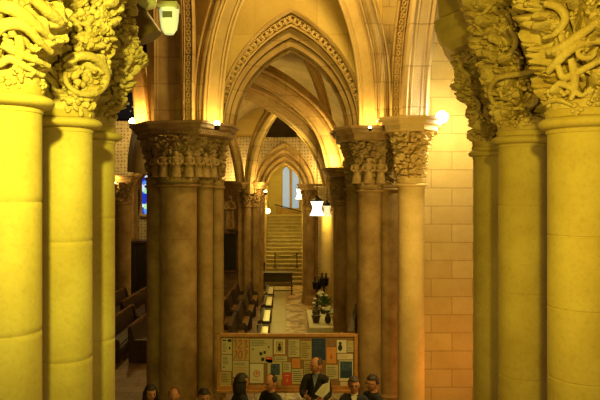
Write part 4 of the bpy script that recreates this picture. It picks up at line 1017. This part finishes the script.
    # hair
    Mx = Matrix.Translation(hc) @ Matrix.Rotation(face, 4, 'Z') @ Matrix.Rotation(tilt, 4, 'Y') @ Matrix.Scale(1.13, 4)
    if hair != 'bald':
        b2 = bmesh.new(); bmesh.ops.create_uvsphere(b2, u_segments=36, v_segments=28, radius=1)
        low = {'short': .0, 'long': -1.2, 'bob': -.7, 'receding': .05}[hair]
        kill = []
        for v in b2.verts:
            x_, y_, z_ = v.co
            lim = low if x_ < .1 else (.45 if hair != 'receding' else .85)
            if hair == 'receding' and z_ > .75 and x_ > -.3: lim = 2
            if x_ > .1 and abs(y_) > .8 and hair in ('long', 'bob'): lim = -.3
            if z_ < lim: kill.append(v)
            n_ = 1+.05*noise.noise(v.co*9)
            zz = z_*.127
            v.co = Vector((x_*(.109 if x_ < 0 else .103)*n_, y_*.086*n_, zz*n_+.002))
        bmesh.ops.delete(b2, geom=kill, context='VERTS')
        if hair in ('long', 'bob'):
            for a in range(0, 11):
                an = R(80+a*20); L2 = .15 if hair == 'long' else .07
                tubef(b2, smoothpath([Vector((.085*math.cos(an), .075*math.sin(an), .02)), Vector((.1*math.cos(an), .085*math.sin(an), -.07)), Vector((.09*math.cos(an), .08*math.sin(an), -.08-L2))], 4), .026, 8)
        me = bpy.data.meshes.new('hair'); b2.to_mesh(me); b2.free(); me.transform(Mx)
        for p in me.polygons: p.use_smooth = True
        ho = link('hair', me, hairm or M_HAIRD, t)
        sm = ho.modifiers.new('t', 'SOLIDIFY'); sm.thickness = .012; sm.offset = 0
    b = B()
    for s in (-1, 1): blob(b, Mx @ Vector((.081, s*.031, .006)), .011)
    obj('eye', b, M_INK, t, True)
    if glasses:
        b = B()
        for s in (-1, 1):
            tubef(b, [Mx @ Vector((.1, s*.034+.024*math.cos(k*PI/6), .006+.018*math.sin(k*PI/6))) for k in range(13)], .003, 6)
            tubef(b, [Mx @ Vector((.1, s*.058, .008)), Mx @ Vector((0, s*.082, .012))], .0025, 6)
        tubef(b, [Mx @ Vector((.1, -.01, .008)), Mx @ Vector((.1, .01, .008))], .003, 6)
        obj('glasses', b, M_BLACK, t)
    return t, arms
DN = -PI/2
man, arms = person('bald man in black jacket standing at the notice board with white paper', 316, 357.5, 10.35, 'stand', R(-155), .05, M_SUIT, 'receding', M_HAIRG, M_SHIRT, trunk_face=R(-105), hold=True)
wr = (arms[0][-1][0]+arms[1][-1][0])/2
tp = thing('folded_paper', wr+Vector((.06, -.08, -.02)), 'folded white paper held in the standing man\'s hands', 'paper')
c = P(322.5, 388, 10.02)
b = B()
quad(b, [c+Vector((-.13, 0, -.10)), c+Vector((.0, -.02, -.16)), c+Vector((.10, -.02, .10)), c+Vector((-.0, 0, .06))], .004)
quad(b, [c+Vector((.0, -.022, -.16)), c+Vector((.12, .02, -.06)), c+Vector((.12, .02, .17)), c+Vector((.10, -.022, .10))], .004)
obj('sheet', b, M_WHITE, tp)
def seated(*a, **k): return person(*a, **k)
seated('seated woman in black with dark bobbed hair, in front of the board\'s left end', 241.5, 374, 9.95, 'sit', R(20), .05, M_SUIT, 'bob', M_HAIRD)
seated('seated man in black with thinning hair, leaning forward, below the red ringed notice', 270.5, 374.5, 9.85, 'sit', R(-140), .18, M_SUIT, 'receding', M_HAIRD, lean=.12)
seated('seated person with glasses facing the viewer, just right of the standing man', 354, 377, 9.8, 'sit', R(-95), 0, M_NAVY, 'short', M_HAIRG, M_WSHIRT, glasses=True)
seated('seated dark haired person in black, rightmost of the group, face turned left', 372.5, 375.5, 10.1, 'sit', R(-150), 0, M_SUIT, 'short', M_HAIRD, glasses=True)
seated('person with long dark hair, leftmost head at the bottom edge before the broad pier', 150.5, 385, 9.8, 'sit', R(-60), .1, M_SUIT, 'long', M_HAIRD)
seated('person with reddish thinning hair, second head from the left at the bottom edge', 174, 388, 9.8, 'sit', R(-80), .3, M_BROWNC, 'receding', plain('reddish hair', (.25, .09, .04), .6))
seated('person with curly dark hair, third head from the left at the bottom edge', 204, 389, 9.8, 'sit', R(-70), .1, M_SUIT, 'short', M_HAIRD)
# bench the seated people use (below the frame)
t = thing('long_bench', (-.4, 10, FLOOR), 'long wooden bench under the seated people along the bottom edge', 'bench')
obj('seat', box(B(), -2.7, 1.8, 9.75, 10.12, FLOOR+.34, FLOOR+.38, bev=.01), W_BENCH, t)
for x in (-2.6, -1.1, .3, 1.7): obj('leg', box(B(), x-.03, x+.03, 9.8, 10.07, FLOOR, FLOOR+.34), W_BENCH, t)

# ---------------------------------------------------------------- lights
def light(kind, loc, e, col, target=None, size=.3, spot=60, blend=.6):
    ld = bpy.data.lights.new(kind.lower()+'_light', kind); ld.energy = e; ld.color = col
    if kind == 'SPOT': ld.spot_size = R(spot); ld.spot_blend = blend; ld.shadow_soft_size = size
    elif kind == 'AREA': ld.size = size
    else: ld.shadow_soft_size = size
    o = bpy.data.objects.new(ld.name, ld); COL.objects.link(o); o.location = loc
    if target is not None: o.rotation_euler = (Vector(target)-Vector(loc)).to_track_quat('-Z', 'Y').to_euler()
    return o
NEARY = (1.0, .92, .09)
light('SPOT', (-.5, .8, .8), 185, NEARY, (-1.35, 2.8, .7), .05, 95, .9)
light('SPOT', (.3, 1.0, -.1), 26, (1, .80, .06), (-1.2, 3.2, -.1), .05, 84, .9)
light('SPOT', (.5, .8, .6), 85, (1.0, .74, .05), (1.8, 4.0, .1), .05, 95, .9)
light('SPOT', (-.9, 1.2, -.2), 60, (1.0, .74, .06), (1.6, 4.5, .45), .1, 75, .8)
light('POINT', (.7, 9.6, 4.7), 170, WARM, size=.3)          # unseen light added above the near bay to brighten ribs and tympanum
light('POINT', (2.6, 8.6, -.8), 90, (1, .66, .14), size=.3)
light('POINT', (3.5, 10.9, -3.4), 16, (1, .36, .05), size=.2)
light('POINT', (.1, 20.5, 1.6), 36, (1, .72, .16), size=.3)
light('POINT', (-.3, 33.5, 1.4), 45, YEL, size=.15)
light('POINT', (0, 29.0, 1.4), 7, YEL, size=.2)
light('POINT', (-6, 23, 2.0), 14, WARM, size=.3)
w = bpy.data.worlds.new('world'); bpy.context.scene.world = w; w.use_nodes = True
w.node_tree.nodes['Background'].inputs[0].default_value = (.9, .55, .25, 1); w.node_tree.nodes['Background'].inputs[1].default_value = .05

# ---------------------------------------------------------------- camera
cd = bpy.data.cameras.new('camera'); co = bpy.data.objects.new('camera', cd); COL.objects.link(co)
co.location = (0, 0, 0); co.rotation_euler = (PI/2, 0, 0)
cd.sensor_width = 36; cd.lens = 36*F/600; cd.shift_x = (300-CX)/600; cd.shift_y = -(200-CY)/600
cd.clip_start = .05; cd.clip_end = 200
sc = bpy.context.scene; sc.camera = co
sc.view_settings.view_transform = 'Standard'; sc.view_settings.look = 'None'; sc.view_settings.gamma = 1; sc.view_settings.use_curve_mapping = False
sc.view_settings.exposure = 1.4
